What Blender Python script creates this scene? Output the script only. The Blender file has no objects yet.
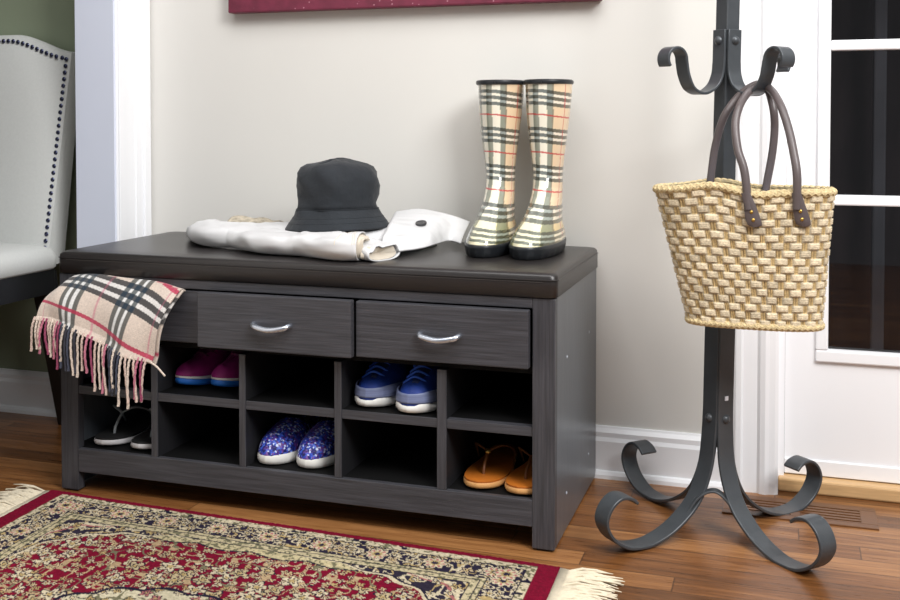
import bpy, bmesh, math, random
import numpy as np
from mathutils import Vector, Matrix
random.seed(7); rng = np.random.default_rng(7)
C = bpy.context.scene.collection
PI = math.pi
# ------------------------------------------------------------------ camera
CAM = Vector((1.4288, -2.2407, .7654)); YAW, PITCH, F, SY = .3126, .0281, 1050.07, 149.9
fw = Vector((-math.sin(YAW)*math.cos(PITCH), math.cos(YAW)*math.cos(PITCH), -math.sin(PITCH)))
rt = Vector((math.cos(YAW), math.sin(YAW), 0)); up = rt.cross(fw)
def ray(px, py): return fw + rt*((px-450)/F) - up*((py-SY)/F)
def atY(px, py, Y):
    d = ray(px, py); return CAM + d*((Y-CAM.y)/d.y)
def atZ(px, py, Z):
    d = ray(px, py); return CAM + d*((Z-CAM.z)/d.z)
cd = bpy.data.cameras.new('camera'); co = bpy.data.objects.new('camera', cd); C.objects.link(co)
co.location = CAM; co.rotation_euler = (PI/2-PITCH, 0, YAW)
cd.sensor_width = 36; cd.lens = 36*F/900; cd.shift_y = (SY-300)/900
cd.clip_start = .05
bpy.context.scene.camera = co

# ------------------------------------------------------------------ materials
def lin(c):
    c = c/255
    return c/12.92 if c <= .04045 else ((c+.055)/1.055)**2.4
def rgb(*c): return tuple(lin(v) for v in c[:3])+(1,)
def lin_np(a):
    a = np.asarray(a, float)/255
    return np.where(a <= .04045, a/12.92, ((a+.055)/1.055)**2.4)
def mat(name, col, rough=.5, metal=0, bump=0, bscale=60, spec=.5, coat=0, var=0, vscale=8, sheen=0, stretch=(1,1,1), attr=None, dist=.002, detail=4, bdetail=5):
    m = bpy.data.materials.new(name); m.use_nodes = True
    nt = m.node_tree; N = nt.nodes; L = nt.links
    b = N['Principled BSDF']
    b.inputs['Roughness'].default_value = rough; b.inputs['Metallic'].default_value = metal
    b.inputs['Specular IOR Level'].default_value = spec; b.inputs['Coat Weight'].default_value = coat
    b.inputs['Coat Roughness'].default_value = .12
    b.inputs['Sheen Weight'].default_value = sheen
    tc = N.new('ShaderNodeTexCoord'); mp = N.new('ShaderNodeMapping'); mp.inputs['Scale'].default_value = stretch
    L.new(tc.outputs['Object'], mp.inputs['Vector'])
    if attr:
        a = N.new('ShaderNodeVertexColor'); a.layer_name = attr; src = a.outputs['Color']
    else:
        c = N.new('ShaderNodeRGB'); c.outputs[0].default_value = rgb(*col); src = c.outputs[0]
    nz = N.new('ShaderNodeTexNoise'); nz.inputs['Scale'].default_value = vscale; nz.inputs['Detail'].default_value = detail
    L.new(mp.outputs[0], nz.inputs['Vector'])
    mr = N.new('ShaderNodeMapRange'); mr.inputs[1].default_value = .3; mr.inputs[2].default_value = .7
    mr.inputs[3].default_value = 1-var; mr.inputs[4].default_value = 1+var
    L.new(nz.outputs['Fac'], mr.inputs[0])
    vm = N.new('ShaderNodeVectorMath'); vm.operation = 'SCALE'
    L.new(src, vm.inputs[0]); L.new(mr.outputs[0], vm.inputs['Scale']); L.new(vm.outputs[0], b.inputs['Base Color'])
    if bump:
        n2 = N.new('ShaderNodeTexNoise'); n2.inputs['Scale'].default_value = bscale; n2.inputs['Detail'].default_value = bdetail
        L.new(mp.outputs[0], n2.inputs['Vector'])
        bp = N.new('ShaderNodeBump'); bp.inputs['Strength'].default_value = bump; bp.inputs['Distance'].default_value = dist
        L.new(n2.outputs['Fac'], bp.inputs['Height']); L.new(bp.outputs[0], b.inputs['Normal'])
    return m
def floor_mat():
    m = bpy.data.materials.new('oak_floor'); m.use_nodes = True
    nt = m.node_tree; N = nt.nodes; L = nt.links; b = N['Principled BSDF']
    tc = N.new('ShaderNodeTexCoord'); sx = N.new('ShaderNodeSeparateXYZ'); L.new(tc.outputs['Object'], sx.inputs[0])
    def mth(op, a, bb=None, c=None):
        n = N.new('ShaderNodeMath'); n.operation = op
        for i, v in enumerate((a, bb, c)):
            if v is None: continue
            if isinstance(v, (int, float)): n.inputs[i].default_value = v
            else: L.new(v, n.inputs[i])
        return n.outputs[0]
    PW = .0572
    row = mth('DIVIDE', mth('ADD', sx.outputs['Y'], .013), PW); ri = mth('FLOOR', row); rf = mth('FRACT', row)
    wn = N.new('ShaderNodeTexWhiteNoise'); wn.noise_dimensions = '1D'; L.new(ri, wn.inputs['W'])
    xo = mth('ADD', mth('DIVIDE', sx.outputs['X'], .78), mth('MULTIPLY', wn.outputs['Value'], 7.3))
    xi = mth('FLOOR', xo); xf = mth('FRACT', xo)
    cb = N.new('ShaderNodeCombineXYZ'); L.new(ri, cb.inputs[0]); L.new(xi, cb.inputs[1])
    w2 = N.new('ShaderNodeTexWhiteNoise'); w2.noise_dimensions = '2D'; L.new(cb.outputs[0], w2.inputs['Vector'])
    gv = N.new('ShaderNodeCombineXYZ')
    L.new(mth('MULTIPLY', sx.outputs['X'], 1.6), gv.inputs[0])
    L.new(mth('ADD', mth('MULTIPLY', sx.outputs['Y'], 26), mth('MULTIPLY', w2.outputs['Value'], 40)), gv.inputs[1])
    g1 = N.new('ShaderNodeTexNoise'); g1.inputs['Scale'].default_value = 2.2; g1.inputs['Detail'].default_value = 6; g1.inputs['Distortion'].default_value = 1.1
    L.new(gv.outputs[0], g1.inputs['Vector'])
    gv2 = N.new('ShaderNodeCombineXYZ'); L.new(mth('MULTIPLY', sx.outputs['X'], 9), gv2.inputs[0]); L.new(mth('MULTIPLY', sx.outputs['Y'], 190), gv2.inputs[1])
    g2 = N.new('ShaderNodeTexNoise'); g2.inputs['Scale'].default_value = 2; g2.inputs['Detail'].default_value = 3; L.new(gv2.outputs[0], g2.inputs['Vector'])
    f = mth('ADD', mth('MULTIPLY', g1.outputs['Fac'], .55), mth('ADD', mth('MULTIPLY', g2.outputs['Fac'], .35), mth('MULTIPLY', w2.outputs['Value'], .28)))
    cr = N.new('ShaderNodeValToRGB'); L.new(f, cr.inputs[0])
    e = cr.color_ramp.elements; e[0].position = .33; e[0].color = rgb(66,39,19); e[1].position = .82; e[1].color = rgb(168,118,72)
    k = e.new(.57); k.color = rgb(120,76,40)
    d1 = mth('MINIMUM', rf, mth('SUBTRACT', 1, rf)); gap = mth('LESS_THAN', d1, .022)
    d2 = mth('MINIMUM', xf, mth('SUBTRACT', 1, xf)); gap2 = mth('LESS_THAN', d2, .0016)
    gp = mth('MAXIMUM', gap, gap2)
    mx = N.new('ShaderNodeMix'); mx.data_type = 'RGBA'; L.new(mth('MULTIPLY', gp, .6), mx.inputs[0]); L.new(cr.outputs[0], mx.inputs[6]); mx.inputs[7].default_value = rgb(30,16,8)
    L.new(mx.outputs[2], b.inputs['Base Color'])
    b.inputs['Roughness'].default_value = .28
    L.new(mth('ADD', .2, mth('MULTIPLY', g2.outputs['Fac'], .22)), b.inputs['Roughness'])
    bp = N.new('ShaderNodeBump'); bp.inputs['Strength'].default_value = .25; bp.inputs['Distance'].default_value = .002
    L.new(mth('SUBTRACT', mth('MULTIPLY', g2.outputs['Fac'], .4), gp), bp.inputs['Height']); L.new(bp.outputs[0], b.inputs['Normal'])
    return m
def fleck_mat():
    m = mat('maroon_canvas', (112,40,62), .6, bump=.3, bscale=120, var=.2, vscale=40)
    nt = m.node_tree; N = nt.nodes; L = nt.links; b = N['Principled BSDF']
    old = b.inputs['Base Color'].links[0].from_socket
    tc = N.new('ShaderNodeTexCoord'); vo = N.new('ShaderNodeTexVoronoi'); vo.inputs['Scale'].default_value = 75; L.new(tc.outputs['Object'], vo.inputs['Vector'])
    lt = N.new('ShaderNodeMath'); lt.operation = 'LESS_THAN'; lt.inputs[1].default_value = .13; L.new(vo.outputs['Distance'], lt.inputs[0])
    sp = N.new('ShaderNodeSeparateColor'); L.new(vo.outputs['Color'], sp.inputs[0])
    g = N.new('ShaderNodeMath'); g.operation = 'GREATER_THAN'; g.inputs[1].default_value = .6; L.new(sp.outputs[0], g.inputs[0])
    ml = N.new('ShaderNodeMath'); ml.operation = 'MULTIPLY'; L.new(lt.outputs[0], ml.inputs[0]); L.new(g.outputs[0], ml.inputs[1])
    mx = N.new('ShaderNodeMix'); mx.data_type = 'RGBA'; L.new(ml.outputs[0], mx.inputs[0]); L.new(old, mx.inputs[6]); mx.inputs[7].default_value = rgb(186,140,150)
    L.new(mx.outputs[2], b.inputs['Base Color']); return m
def glitter_mat():
    m = bpy.data.materials.new('glitter_fabric'); m.use_nodes = True
    nt = m.node_tree; N = nt.nodes; L = nt.links; b = N['Principled BSDF']
    tc = N.new('ShaderNodeTexCoord'); vo = N.new('ShaderNodeTexVoronoi'); vo.inputs['Scale'].default_value = 260; L.new(tc.outputs['Object'], vo.inputs['Vector'])
    sp = N.new('ShaderNodeSeparateColor'); L.new(vo.outputs['Color'], sp.inputs[0])
    nz = N.new('ShaderNodeTexNoise'); nz.inputs['Scale'].default_value = 45; L.new(tc.outputs['Object'], nz.inputs['Vector'])
    ad = N.new('ShaderNodeMath'); ad.operation = 'MULTIPLY_ADD'; ad.inputs[1].default_value = .6; L.new(sp.outputs[0], ad.inputs[0])
    m2 = N.new('ShaderNodeMath'); m2.operation = 'MULTIPLY'; m2.inputs[1].default_value = .45; L.new(nz.outputs['Fac'], m2.inputs[0]); L.new(m2.outputs[0], ad.inputs[2])
    cr = N.new('ShaderNodeValToRGB'); L.new(ad.outputs[0], cr.inputs[0]); cr.color_ramp.interpolation = 'CONSTANT'
    e = cr.color_ramp.elements; e[0].position = 0; e[0].color = rgb(20,28,92); e[1].position = .32; e[1].color = rgb(38,66,176)
    for p_, c_ in ((.44,(96,52,132)),(.52,(24,34,110)),(.6,(70,100,210)),(.68,(122,84,160)),(.74,(190,205,240))):
        k = e.new(p_); k.color = rgb(*c_)
    L.new(cr.outputs[0], b.inputs['Base Color']); b.inputs['Roughness'].default_value = .35
    return m
def glass_mat():
    m = bpy.data.materials.new('door_glass'); m.use_nodes = True
    nt = m.node_tree; N = nt.nodes; L = nt.links; N.remove(N['Principled BSDF'])
    t = N.new('ShaderNodeBsdfTransparent'); t.inputs[0].default_value = (.72,.72,.74,1)
    g = N.new('ShaderNodeBsdfGlossy'); g.inputs['Roughness'].default_value = .015
    fr = N.new('ShaderNodeFresnel'); fr.inputs[0].default_value = 1.5
    mp = N.new('ShaderNodeMath'); mp.operation = 'MULTIPLY_ADD'; mp.inputs[1].default_value = 1; mp.inputs[2].default_value = .0; L.new(fr.outputs[0], mp.inputs[0])
    mx = N.new('ShaderNodeMixShader'); L.new(mp.outputs[0], mx.inputs[0]); L.new(t.outputs[0], mx.inputs[1]); L.new(g.outputs[0], mx.inputs[2])
    L.new(mx.outputs[0], N['Material Output'].inputs[0])
    return m
M = dict(
 wall=mat('beige_paint', (222,220,215), .85, bump=.05, bscale=300, var=.012, vscale=3),
 green=mat('sage_green_paint', (140,150,127), .85, bump=.05, bscale=300),
 jamb=mat('white_paint_daylight_tint', (222,228,244), .4, var=.01),  # white trim with the cool tint of daylight mixed into its colour
 white=mat('white_trim_paint', (248,249,252), .35, var=.01),
 floor=floor_mat(), glass=glass_mat(),
 bench_h=mat('espresso_woodgrain_across', (64,64,69), .42, bump=.45, bscale=40, var=.32, vscale=30, stretch=(.35,6,9), dist=.0012, spec=.5),
 bench_v=mat('espresso_woodgrain_upright', (64,64,69), .42, bump=.45, bscale=40, var=.32, vscale=30, stretch=(9,6,.35), dist=.0012, spec=.5),
 bench_s=mat('espresso_side_door_light', (84,89,95), .3, bump=.08, bscale=60, var=.1, vscale=20, stretch=(3,3,.4), spec=.6),  # bench finish lightened and blued: door's reflected light put into the colour
 inside=mat('espresso_interior_shaded', (9,9,10), .75, spec=.2, var=.15, vscale=30, stretch=(1,3,9)),  # bench finish darkened to near black, cubby shade painted in
 mid=mat('espresso_divider_shaded', (34,34,37), .55, var=.12, vscale=30, stretch=(9,6,.35), spec=.3),  # half-dark copy of the bench finish, shade put into the colour
 leather=mat('espresso_leather', (42,39,39), .33, bump=.22, bscale=420, var=.08, vscale=10, spec=.5, dist=.001),
 stitch=mat('dark_stitching', (78,72,70), .6),
 nickel=mat('brushed_nickel', (205,212,225), .25, metal=.9, var=.03),
 cap=mat('pale_screw_cap', (190,195,205), .4),
 iron=mat('hammered_dark_iron', (74,78,82), .36, metal=.25, bump=.1, bscale=160, var=.1, vscale=25),
 cane=mat('seagrass', None, .8, attr='Col', bump=.8, bscale=420, var=.24, vscale=260, dist=.0015, spec=.25),
 braid=mat('seagrass_braid', (204,184,142), .75, bump=.7, bscale=380, var=.25, vscale=160, dist=.0015, spec=.25),
 handle=mat('brown_grey_leather', (94,85,85), .38, bump=.15, bscale=300, var=.08, vscale=30),
 brass=mat('brass', (205,170,90), .3, metal=.9),
 lining=mat('pale_blue_lining', (170,195,225), .8),
 jacket=mat('off_white_cotton', (212,212,213),   .9, bump=.75, bscale=9, bdetail=1.2, var=.02, stretch=(1,2.2,2.2), dist=.02, detail=2),
 jacket_in=mat('cream_lining', (214,203,186), .85, var=.06),
 tan=mat('tan_check_lining', (178,168,150), .85, var=.4, vscale=90),
 button=mat('dark_button', (70,70,72), .4),
 hat=mat('charcoal_cotton', (31,36,42), .85, bump=.5, bscale=20, var=.16, vscale=28, sheen=.1, dist=.012),
 plaid_boot=mat('glossy_plaid_rubber', None, .16, attr='Col', coat=.5, spec=.6),
 rubber=mat('black_rubber', (33,36,40), .4, bump=.1, bscale=100),
 scarf=mat('plaid_wool', None, .95, attr='Col', bump=.8, bscale=650, var=.12, vscale=300, sheen=.3, dist=.0015),
 rug=mat('rug_pile', None, .95, attr='Col', bump=.6, bscale=700, var=.14, vscale=500, spec=.1, dist=.002),
 rug_edge=mat('burgundy_wool', (108,24,48), .95, var=.15, vscale=200),
 fringe=mat('cream_cotton_fringe', (222,210,186), .95, var=.12, vscale=60),
 paint=fleck_mat(),
 linen=mat('grey_linen', (206,208,206), .85, bump=.3, bscale=700, var=.025, vscale=160, dist=.0006, sheen=.1),
 dark_wood=mat('black_wood', (26,27,29), .35, var=.1),
 nail=mat('nailhead_metal', (70,74,100), .25, metal=.85),
 thresh=mat('pale_oak_threshold', (208,170,122), .4, var=.12, vscale=14, stretch=(1,12,12)),
 vent=mat('oak_vent', (106,68,38), .35, var=.2, vscale=20, stretch=(1,14,14)),
 slot=mat('vent_slot', (46,14,14), .7),
 porch=mat('dark_porch_wall', (84,70,68), .8, var=.35, vscale=5, stretch=(3,1,.8)),
 porch_g=mat('grey_porch_post', (150,150,152), .8, var=.2, vscale=5),
 blue_mesh=mat('royal_blue_mesh', (20,52,132), .6, bump=.3, bscale=350, var=.2, vscale=60),
 blue_dark=mat('navy_mesh', (18,34,78), .7, bump=.3, bscale=350),
 blue_grey=mat('grey_blue_overlay', (112,122,156), .45, var=.25, vscale=40, stretch=(.3,.3,6)),
 blue_lace=mat('bright_blue', (40,92,200), .6),
 sole=mat('white_rubber', (232,232,228), .55, var=.04, vscale=60),
 glit=glitter_mat(),
 black_fabric=mat('black_fabric', (20,22,22), .9),
 green_in=mat('dark_olive_insole', (34,40,30), .9),
 pink=mat('magenta_mesh', (150,30,116), .6, bump=.3, bscale=350, var=.15, vscale=60),
 plum=mat('plum_mesh', (88,16,70), .7, bump=.3, bscale=350),
 blue_sole=mat('bright_blue_rubber', (34,108,200), .5),
 tanleather=mat('orange_tan_leather', (190,108,38), .35, var=.1, vscale=30),
 tansole=mat('pale_tan_sole', (214,160,100), .5),
 brown=mat('brown_strap', (120,74,40), .5),
 foam=mat('black_foam', (24,24,26), .8),
 foam_w=mat('pale_grey_foam_edge', (206,204,206), .6),
 strap=mat('silver_grey_strap', (150,155,158), .4),
)
for k in ('nail',): pass

# ------------------------------------------------------------------ helpers
class MB:
    def __init__(s): s.v = []; s.f = []; s.c = None
    def add(s, vs, fs):
        o = len(s.v); s.v += [tuple(p) for p in vs]; s.f += [tuple(i+o for i in f) for f in fs]; return s
    def box(s, x0, x1, y0, y1, z0, z1):
        v = [(x,y,z) for z in (z0,z1) for y in (y0,y1) for x in (x0,x1)]
        return s.add(v, [(0,2,3,1),(4,5,7,6),(0,1,5,4),(2,6,7,3),(0,4,6,2),(1,3,7,5)])
    def tube(s, pts, r, n=8, caps=True, flat=1, upv=None):
        P = [Vector(p) for p in pts]; k = len(P)
        R = r if isinstance(r, (list, tuple)) else [r]*k
        vs = []; prev = None
        for i, p in enumerate(P):
            t = (P[min(i+1,k-1)]-P[max(i-1,0)]).normalized()
            if prev is None:
                a = Vector(upv) if upv else (Vector((0,0,1)) if abs(t.z) < .9 else Vector((1,0,0)))
            else: a = prev
            a = (a - t*a.dot(t)).normalized(); prev = a; b = t.cross(a)
            for j in range(n):
                q = 2*PI*j/n; vs.append(p + (a*math.cos(q)*flat + b*math.sin(q))*R[i])
        fs = [(i*n+j, i*n+(j+1)%n, (i+1)*n+(j+1)%n, (i+1)*n+j) for i in range(k-1) for j in range(n)]
        if caps: fs += [tuple(range(n-1,-1,-1)), tuple((k-1)*n+j for j in range(n))]
        return s.add(vs, fs)
    def ribbon(s, pts, wdir, w, th):
        """flat bar: path pts, constant width direction, width w, thickness th"""
        P = [Vector(p) for p in pts]; W = Vector(wdir).normalized()*w/2; k = len(P); vs = []
        for i, p in enumerate(P):
            t = (P[min(i+1,k-1)]-P[max(i-1,0)]).normalized(); n = t.cross(W).normalized()*th/2
            vs += [p+W+n, p-W+n, p-W-n, p+W-n]
        fs = [(i*4+j, i*4+(j+1)%4, (i+1)*4+(j+1)%4, (i+1)*4+j) for i in range(k-1) for j in range(4)]
        fs += [(3,2,1,0), tuple((k-1)*4+j for j in range(4))]
        return s.add(vs, fs)
    def lathe(s, prof, n=48, c=(0,0,0), fn=None, closed=False):
        vs = []
        for r, z in prof:
            for j in range(n):
                q = 2*PI*j/n; p = Vector((c[0]+r*math.cos(q), c[1]+r*math.sin(q), c[2]+z))
                vs.append(fn(p, q) if fn else p)
        k = len(prof)
        fs = [(i*n+j, i*n+(j+1)%n, (i+1)*n+(j+1)%n, (i+1)*n+j) for i in range(k-1) for j in range(n)]
        if closed: fs += [tuple(range(n-1,-1,-1)), tuple((k-1)*n+j for j in range(n))]
        return s.add(vs, fs)
    def loft(s, rings, cap0=True, cap1=True):
        n = len(rings[0]); k = len(rings); vs = [p for r in rings for p in r]
        fs = [(i*n+j, i*n+(j+1)%n, (i+1)*n+(j+1)%n, (i+1)*n+j) for i in range(k-1) for j in range(n)]
        if cap0: fs.append(tuple(range(n-1,-1,-1)))
        if cap1: fs.append(tuple((k-1)*n+j for j in range(n)))
        return s.add(vs, fs)
    def grid(s, rows, closed=False):
        n = len(rows[0]); k = len(rows); vs = [p for r in rows for p in r]; m = n if closed else n-1
        return s.add(vs, [(i*n+j, i*n+(j+1)%n, (i+1)*n+(j+1)%n, (i+1)*n+j) for i in range(k-1) for j in range(m)])
    def dome(s, c, r, nrm, h=1.0, n=12, k=4):
        N = Vector(nrm).normalized(); a = N.orthogonal().normalized(); b = N.cross(a); rings = []
        for i in range(k+1):
            q = PI/2*i/k
            rr = max(r*math.cos(q), r*.02)
            rings.append([Vector(c)+N*(r*h*math.sin(q))+(a*math.cos(2*PI*j/n)+b*math.sin(2*PI*j/n))*rr for j in range(n)])
        return s.loft(rings)
    def build(s, name, m, parent=None, smooth=True, bevel=0, sub=0, solid=0, cols=None, seg=2, fix=True, angle=40):
        me = bpy.data.meshes.new(name); me.from_pydata([tuple(v) for v in s.v], [], s.f); me.update()
        if fix:
            bm = bmesh.new(); bm.from_mesh(me); bmesh.ops.recalc_face_normals(bm, faces=bm.faces); bm.to_mesh(me); bm.free()
        me.materials.append(m)
        if smooth: me.polygons.foreach_set('use_smooth', [True]*len(me.polygons))
        if cols is not None:
            at = me.color_attributes.new('Col', 'FLOAT_COLOR', 'POINT')
            a = np.ones((len(me.vertices), 4)); a[:, :3] = lin_np(cols); at.data.foreach_set('color', a.ravel())
        o = bpy.data.objects.new(name, me); C.objects.link(o)
        if parent: o.parent = parent
        if solid:
            md = o.modifiers.new('solid', 'SOLIDIFY'); md.thickness = solid; md.offset = 0
        if bevel:
            md = o.modifiers.new('bevel', 'BEVEL'); md.width = bevel; md.segments = seg; md.limit_method = 'ANGLE'; md.angle_limit = math.radians(35)
        if sub:
            md = o.modifiers.new('sub', 'SUBSURF'); md.levels = sub; md.render_levels = sub
        if smooth and (bevel or angle) and not sub:
            try:
                me.set_sharp_from_angle(angle=math.radians(angle))
            except Exception: pass
        return o
def tag(o, label=None, cat=None, group=None, kind=None):
    for k, v in (('label',label),('category',cat),('group',group),('kind',kind)):
        if v: o[k] = v
    return o
def thing(name, label, cat, loc=(0,0,0), rz=0, group=None):
    o = bpy.data.objects.new(name, None); C.objects.link(o); o.empty_display_size = .05
    o.location = loc; o.rotation_euler = (0,0,rz); return tag(o, label, cat, group)
def struct(o): return tag(o, kind='structure')
def copy_tree(o, parent=None):
    c = o.copy(); C.objects.link(c); c.parent = parent
    for ch in list(o.children): copy_tree(ch, c)
    return c
def bez(p, n=12):
    """Catmull-Rom through points"""
    P = [Vector(q) for q in p]; P = [P[0]*2-P[1]]+P+[P[-1]*2-P[-2]]; out = []
    for i in range(1, len(P)-2):
        a, b, c, d = P[i-1:i+3]
        for k in range(n):
            t = k/n; out.append(.5*((2*b)+(c-a)*t+(2*a-5*b+4*c-d)*t*t+(3*b-a-3*c+d)*t**3))
    out.append(P[-2]); return out
def vnoise(x, y, seed=0):
    """smooth value noise, numpy"""
    x = np.asarray(x, float); y = np.asarray(y, float)
    xi = np.floor(x).astype(np.int64); yi = np.floor(y).astype(np.int64); xf = x-xi; yf = y-yi
    def h(a, b):
        v = np.sin(a*127.1+b*311.7+seed*74.7)*43758.5453; return v-np.floor(v)
    u = xf*xf*(3-2*xf); v = yf*yf*(3-2*yf)
    return (h(xi,yi)*(1-u)+h(xi+1,yi)*u)*(1-v)+(h(xi,yi+1)*(1-u)+h(xi+1,yi+1)*u)*v
def sstep(a, b, x):
    t = np.clip((np.asarray(x, float)-a)/(b-a), 0, 1); return t*t*(3-2*t)

# ------------------------------------------------------------------ setting
struct(MB().box(-2.2,3.2,-3.6,.35,-.03,0).build('floor', M['floor'], smooth=False))
wb = MB(); wb.box(-.188,1.335,0,.12,0,2.6); wb.box(1.335,2.4,0,.12,2.08,2.6); wb.box(2.36,3.2,0,.12,0,2.6)
struct(wb.build('wall_back', M['wall'], smooth=False))
struct(MB().box(-2.2,-.188,.03,.12,0,2.6).build('wall_left', M['green'], smooth=False))
struct(MB().box(-.182,-.085,-.13,0,0,2.6).build('wall_corner', M['wall'], smooth=False))
struct(MB().box(-.188,-.079,-3.6,-.75,0,2.6).build('wall_side_unseen', M['wall'], smooth=False))  # out of view, added to shade the green room
struct(MB().box(-2.2,-.079,-3.6,.12,2.6,2.66).build('ceiling_unseen', M['white'], smooth=False))  # unseen, over the green room only, added to cut its ambient light
struct(MB().box(-2.3,-2.2,-3.6,.12,0,2.66).build('wall_west_unseen', M['green'], smooth=False))  # unseen far wall, added to keep ambient light off the green room
# white cased opening on the left: jamb face and moulded casing
struct(MB().box(-.188,-.0801,-.136,-.13,0,2.6).build('trim_1', M['jamb'], smooth=False, bevel=.001))
cs = MB(); cs.box(-.085,-.076,-.13,0,0,2.6); cs.box(-.085,-.071,-.128,-.1,0,2.6); cs.box(-.085,-.067,-.032,-.006,0,2.6); cs.box(-.085,-.073,-.06,-.032,0,2.6)
struct(cs.build('trim_2', M['white'], smooth=False, bevel=.002))
def baseboard(name, x0, x1, y, h=.108):
    b = MB()
    prof = [(0,0),(-.016,0),(-.016,h-.03),(-.012,h-.022),(-.012,h-.012),(-.006,h-.004),(-.004,h),(0,h)]
    b.loft([[Vector((x, y+p, z)) for p, z in prof] for x in (x0, x1)])
    b.loft([[Vector((x, y+p, z)) for p, z in [(-.016,0),(-.026,0),(-.025,.008),(-.021,.014),(-.016,.016)]] for x in (x0, x1)])
    return struct(b.build(name, M['white'], smooth=False))
baseboard('baseboard_back', -.066, 1.322, 0)
baseboard('baseboard_left', -2.2, -.19, .03)
# door casing and frame on the right
xl = 1.3206; xr = 1.412
cas = MB(); prof = [(0,0),(0,-.016),(.008,-.021),(.018,-.021),(.022,-.015),(.05,-.013),(.056,-.018),(.066,-.02),(.074,-.016),(xr-xl-.006,-.014),(xr-xl,-.010),(xr-xl,0)]
cas.loft([[Vector((xl+p, q, z)) for p, q in prof] for z in (0, 2.15)])
struct(cas.build('trim_3', M['white'], smooth=False))
jb = MB(); jb.box(1.335,1.4125,-.0095,.12,.0,2.08); jb.box(1.4125,1.424,.03,.12,.0,2.08); jb.box(1.412,2.36,0,.12,2.045,2.08)
struct(jb.build('trim_4', M['white'], smooth=False))
th = MB(); th.box(1.4125,2.36,.012,.12,0,.028)
struct(th.build('trim_5', M['thresh'], smooth=False, bevel=.004))
DY = .045
door = bpy.data.objects.new('door_1', None); C.objects.link(door); struct(door)
def P(px, py): p = atY(px, py, DY); return p.x, p.z
gx = P(829.5,200)[0]; gb = P(829,350)[1]; fx = P(815.5,360)[0]; fb = P(815.5,361)[1]
zb = [P(829,200)[1], P(829,45.5)[1]]   # muntin centres
step = zb[1]-zb[0]
gt = zb[1]+step*2
gx2 = gx+.57
d = MB(); d.box(1.4245,fx,DY,DY+.045,.032,2.04); d.box(gx2+.02,2.355,DY,DY+.045,.032,2.04); d.box(fx,gx2+.02,DY,DY+.045,.032,fb); d.box(fx,gx2+.02,DY,DY+.045,gt+.02,2.04)
d.build('door_slab', M['white'], door, smooth=False)
d = MB()
for a, b, c_, e in ((fx,gx,gb,gt),(gx2,gx2+.02,gb,gt)): d.box(a,b,DY-.008,DY+.04,c_,e)
d.box(fx,gx2+.02,DY-.008,DY+.04,fb,gb); d.box(fx,gx2+.02,DY-.008,DY+.04,gt,gt+.02)
d.build('glass_moulding', M['white'], door, smooth=False, bevel=.003)
zs = [gb]+[zb[0]+step*i for i in range(3)]
for zc in [zb[0]+step*i for i in range(2)]+[zb[0]+step*2]:
    if zc > gt-.03: continue
    MB().box(gx,gx2,DY-.004,DY+.03,zc-.0105,zc+.0105).build('muntin', M['white'], door, smooth=False, bevel=.003)
mz = gx+.28
MB().box(mz-.01,mz+.01,DY-.0032,DY+.029,gb,gt).build('muntin', M['white'], door, smooth=False, bevel=.003)
MB().box(gx-.003,gx2+.003,DY+.014,DY+.018,gb-.003,gt+.003).build('glass_pane', M['glass'], door, smooth=False)
MB().box(1.4245,2.355,DY-.004,DY,.03,.062).build('door_sweep', M['white'], door, smooth=False, bevel=.002)
# what lies beyond the glass: a dark porch
pw = MB(); pw.box(1.3,3.4,1.15,1.2,0,2.6); pw.box(1.3,1.35,.12,1.15,0,2.6); pw.box(1.3,3.4,.12,1.15,2.55,2.6)
struct(pw.build('wall_porch', M['porch'], smooth=False))
struct(MB().box(2.2,3.2,.35,1.15,-.03,0).build('floor_porch', M['porch'], smooth=False))
tag(MB().box(atY(873,100,1.).x,atY(886,100,1.).x,.98,1.02,-.0,2.5).build('porch_post', M['porch_g'], smooth=False, bevel=.006), 'grey porch post seen dimly through the door glass', 'post')

# ------------------------------------------------------------------ floor vent
vt = thing('floor_vent', 'flush wooden slotted vent in floor by door', 'vent', (1.46,-.088,0))
vb = MB(); X0,X1,Y0,Y1 = -.15,.135,-.062,.05
vb.box(X0,X1,Y0,Y0+.02,0,.003); vb.box(X0,X1,Y1-.02,Y1,0,.003); vb.box(X0,X0+.03,Y0+.02,Y1-.02,0,.003); vb.box(X1-.03,X1,Y0+.02,Y1-.02,0,.003); vb.box(-.022,-.004,Y0+.02,Y1-.02,0,.003)
vb.build('frame', M['vent'], vt, smooth=False, bevel=.001)
MB().box(X0+.03,X1-.03,Y0+.02,Y1-.02,0,.0008).build('opening', M['slot'], vt, smooth=False)
for a, b in ((X0+.03,-.022),(-.004,X1-.03)):
    for i in range(6):
        y = Y0+.02+.0144*i-.004
        MB().box(a,b,max(y,Y0+.02),min(y+.0085,Y1-.02),.0008,.003).build('slat', M['vent'], vt, smooth=False)

# ------------------------------------------------------------------ painting
pt = thing('canvas_painting', 'maroon canvas picture hanging high on beige wall', 'painting', (.6055,0,1.0190))
MB().box(-.4425,.4425,-.032,-.004,0,.62).build('canvas', M['paint'], pt, smooth=False, bevel=.003)
MB().box(-.44,.44,-.004,-.0005,.006,.61).build('stretcher_bars', mat('pale_pine',(206,196,186),.6), pt, smooth=False)

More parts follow.
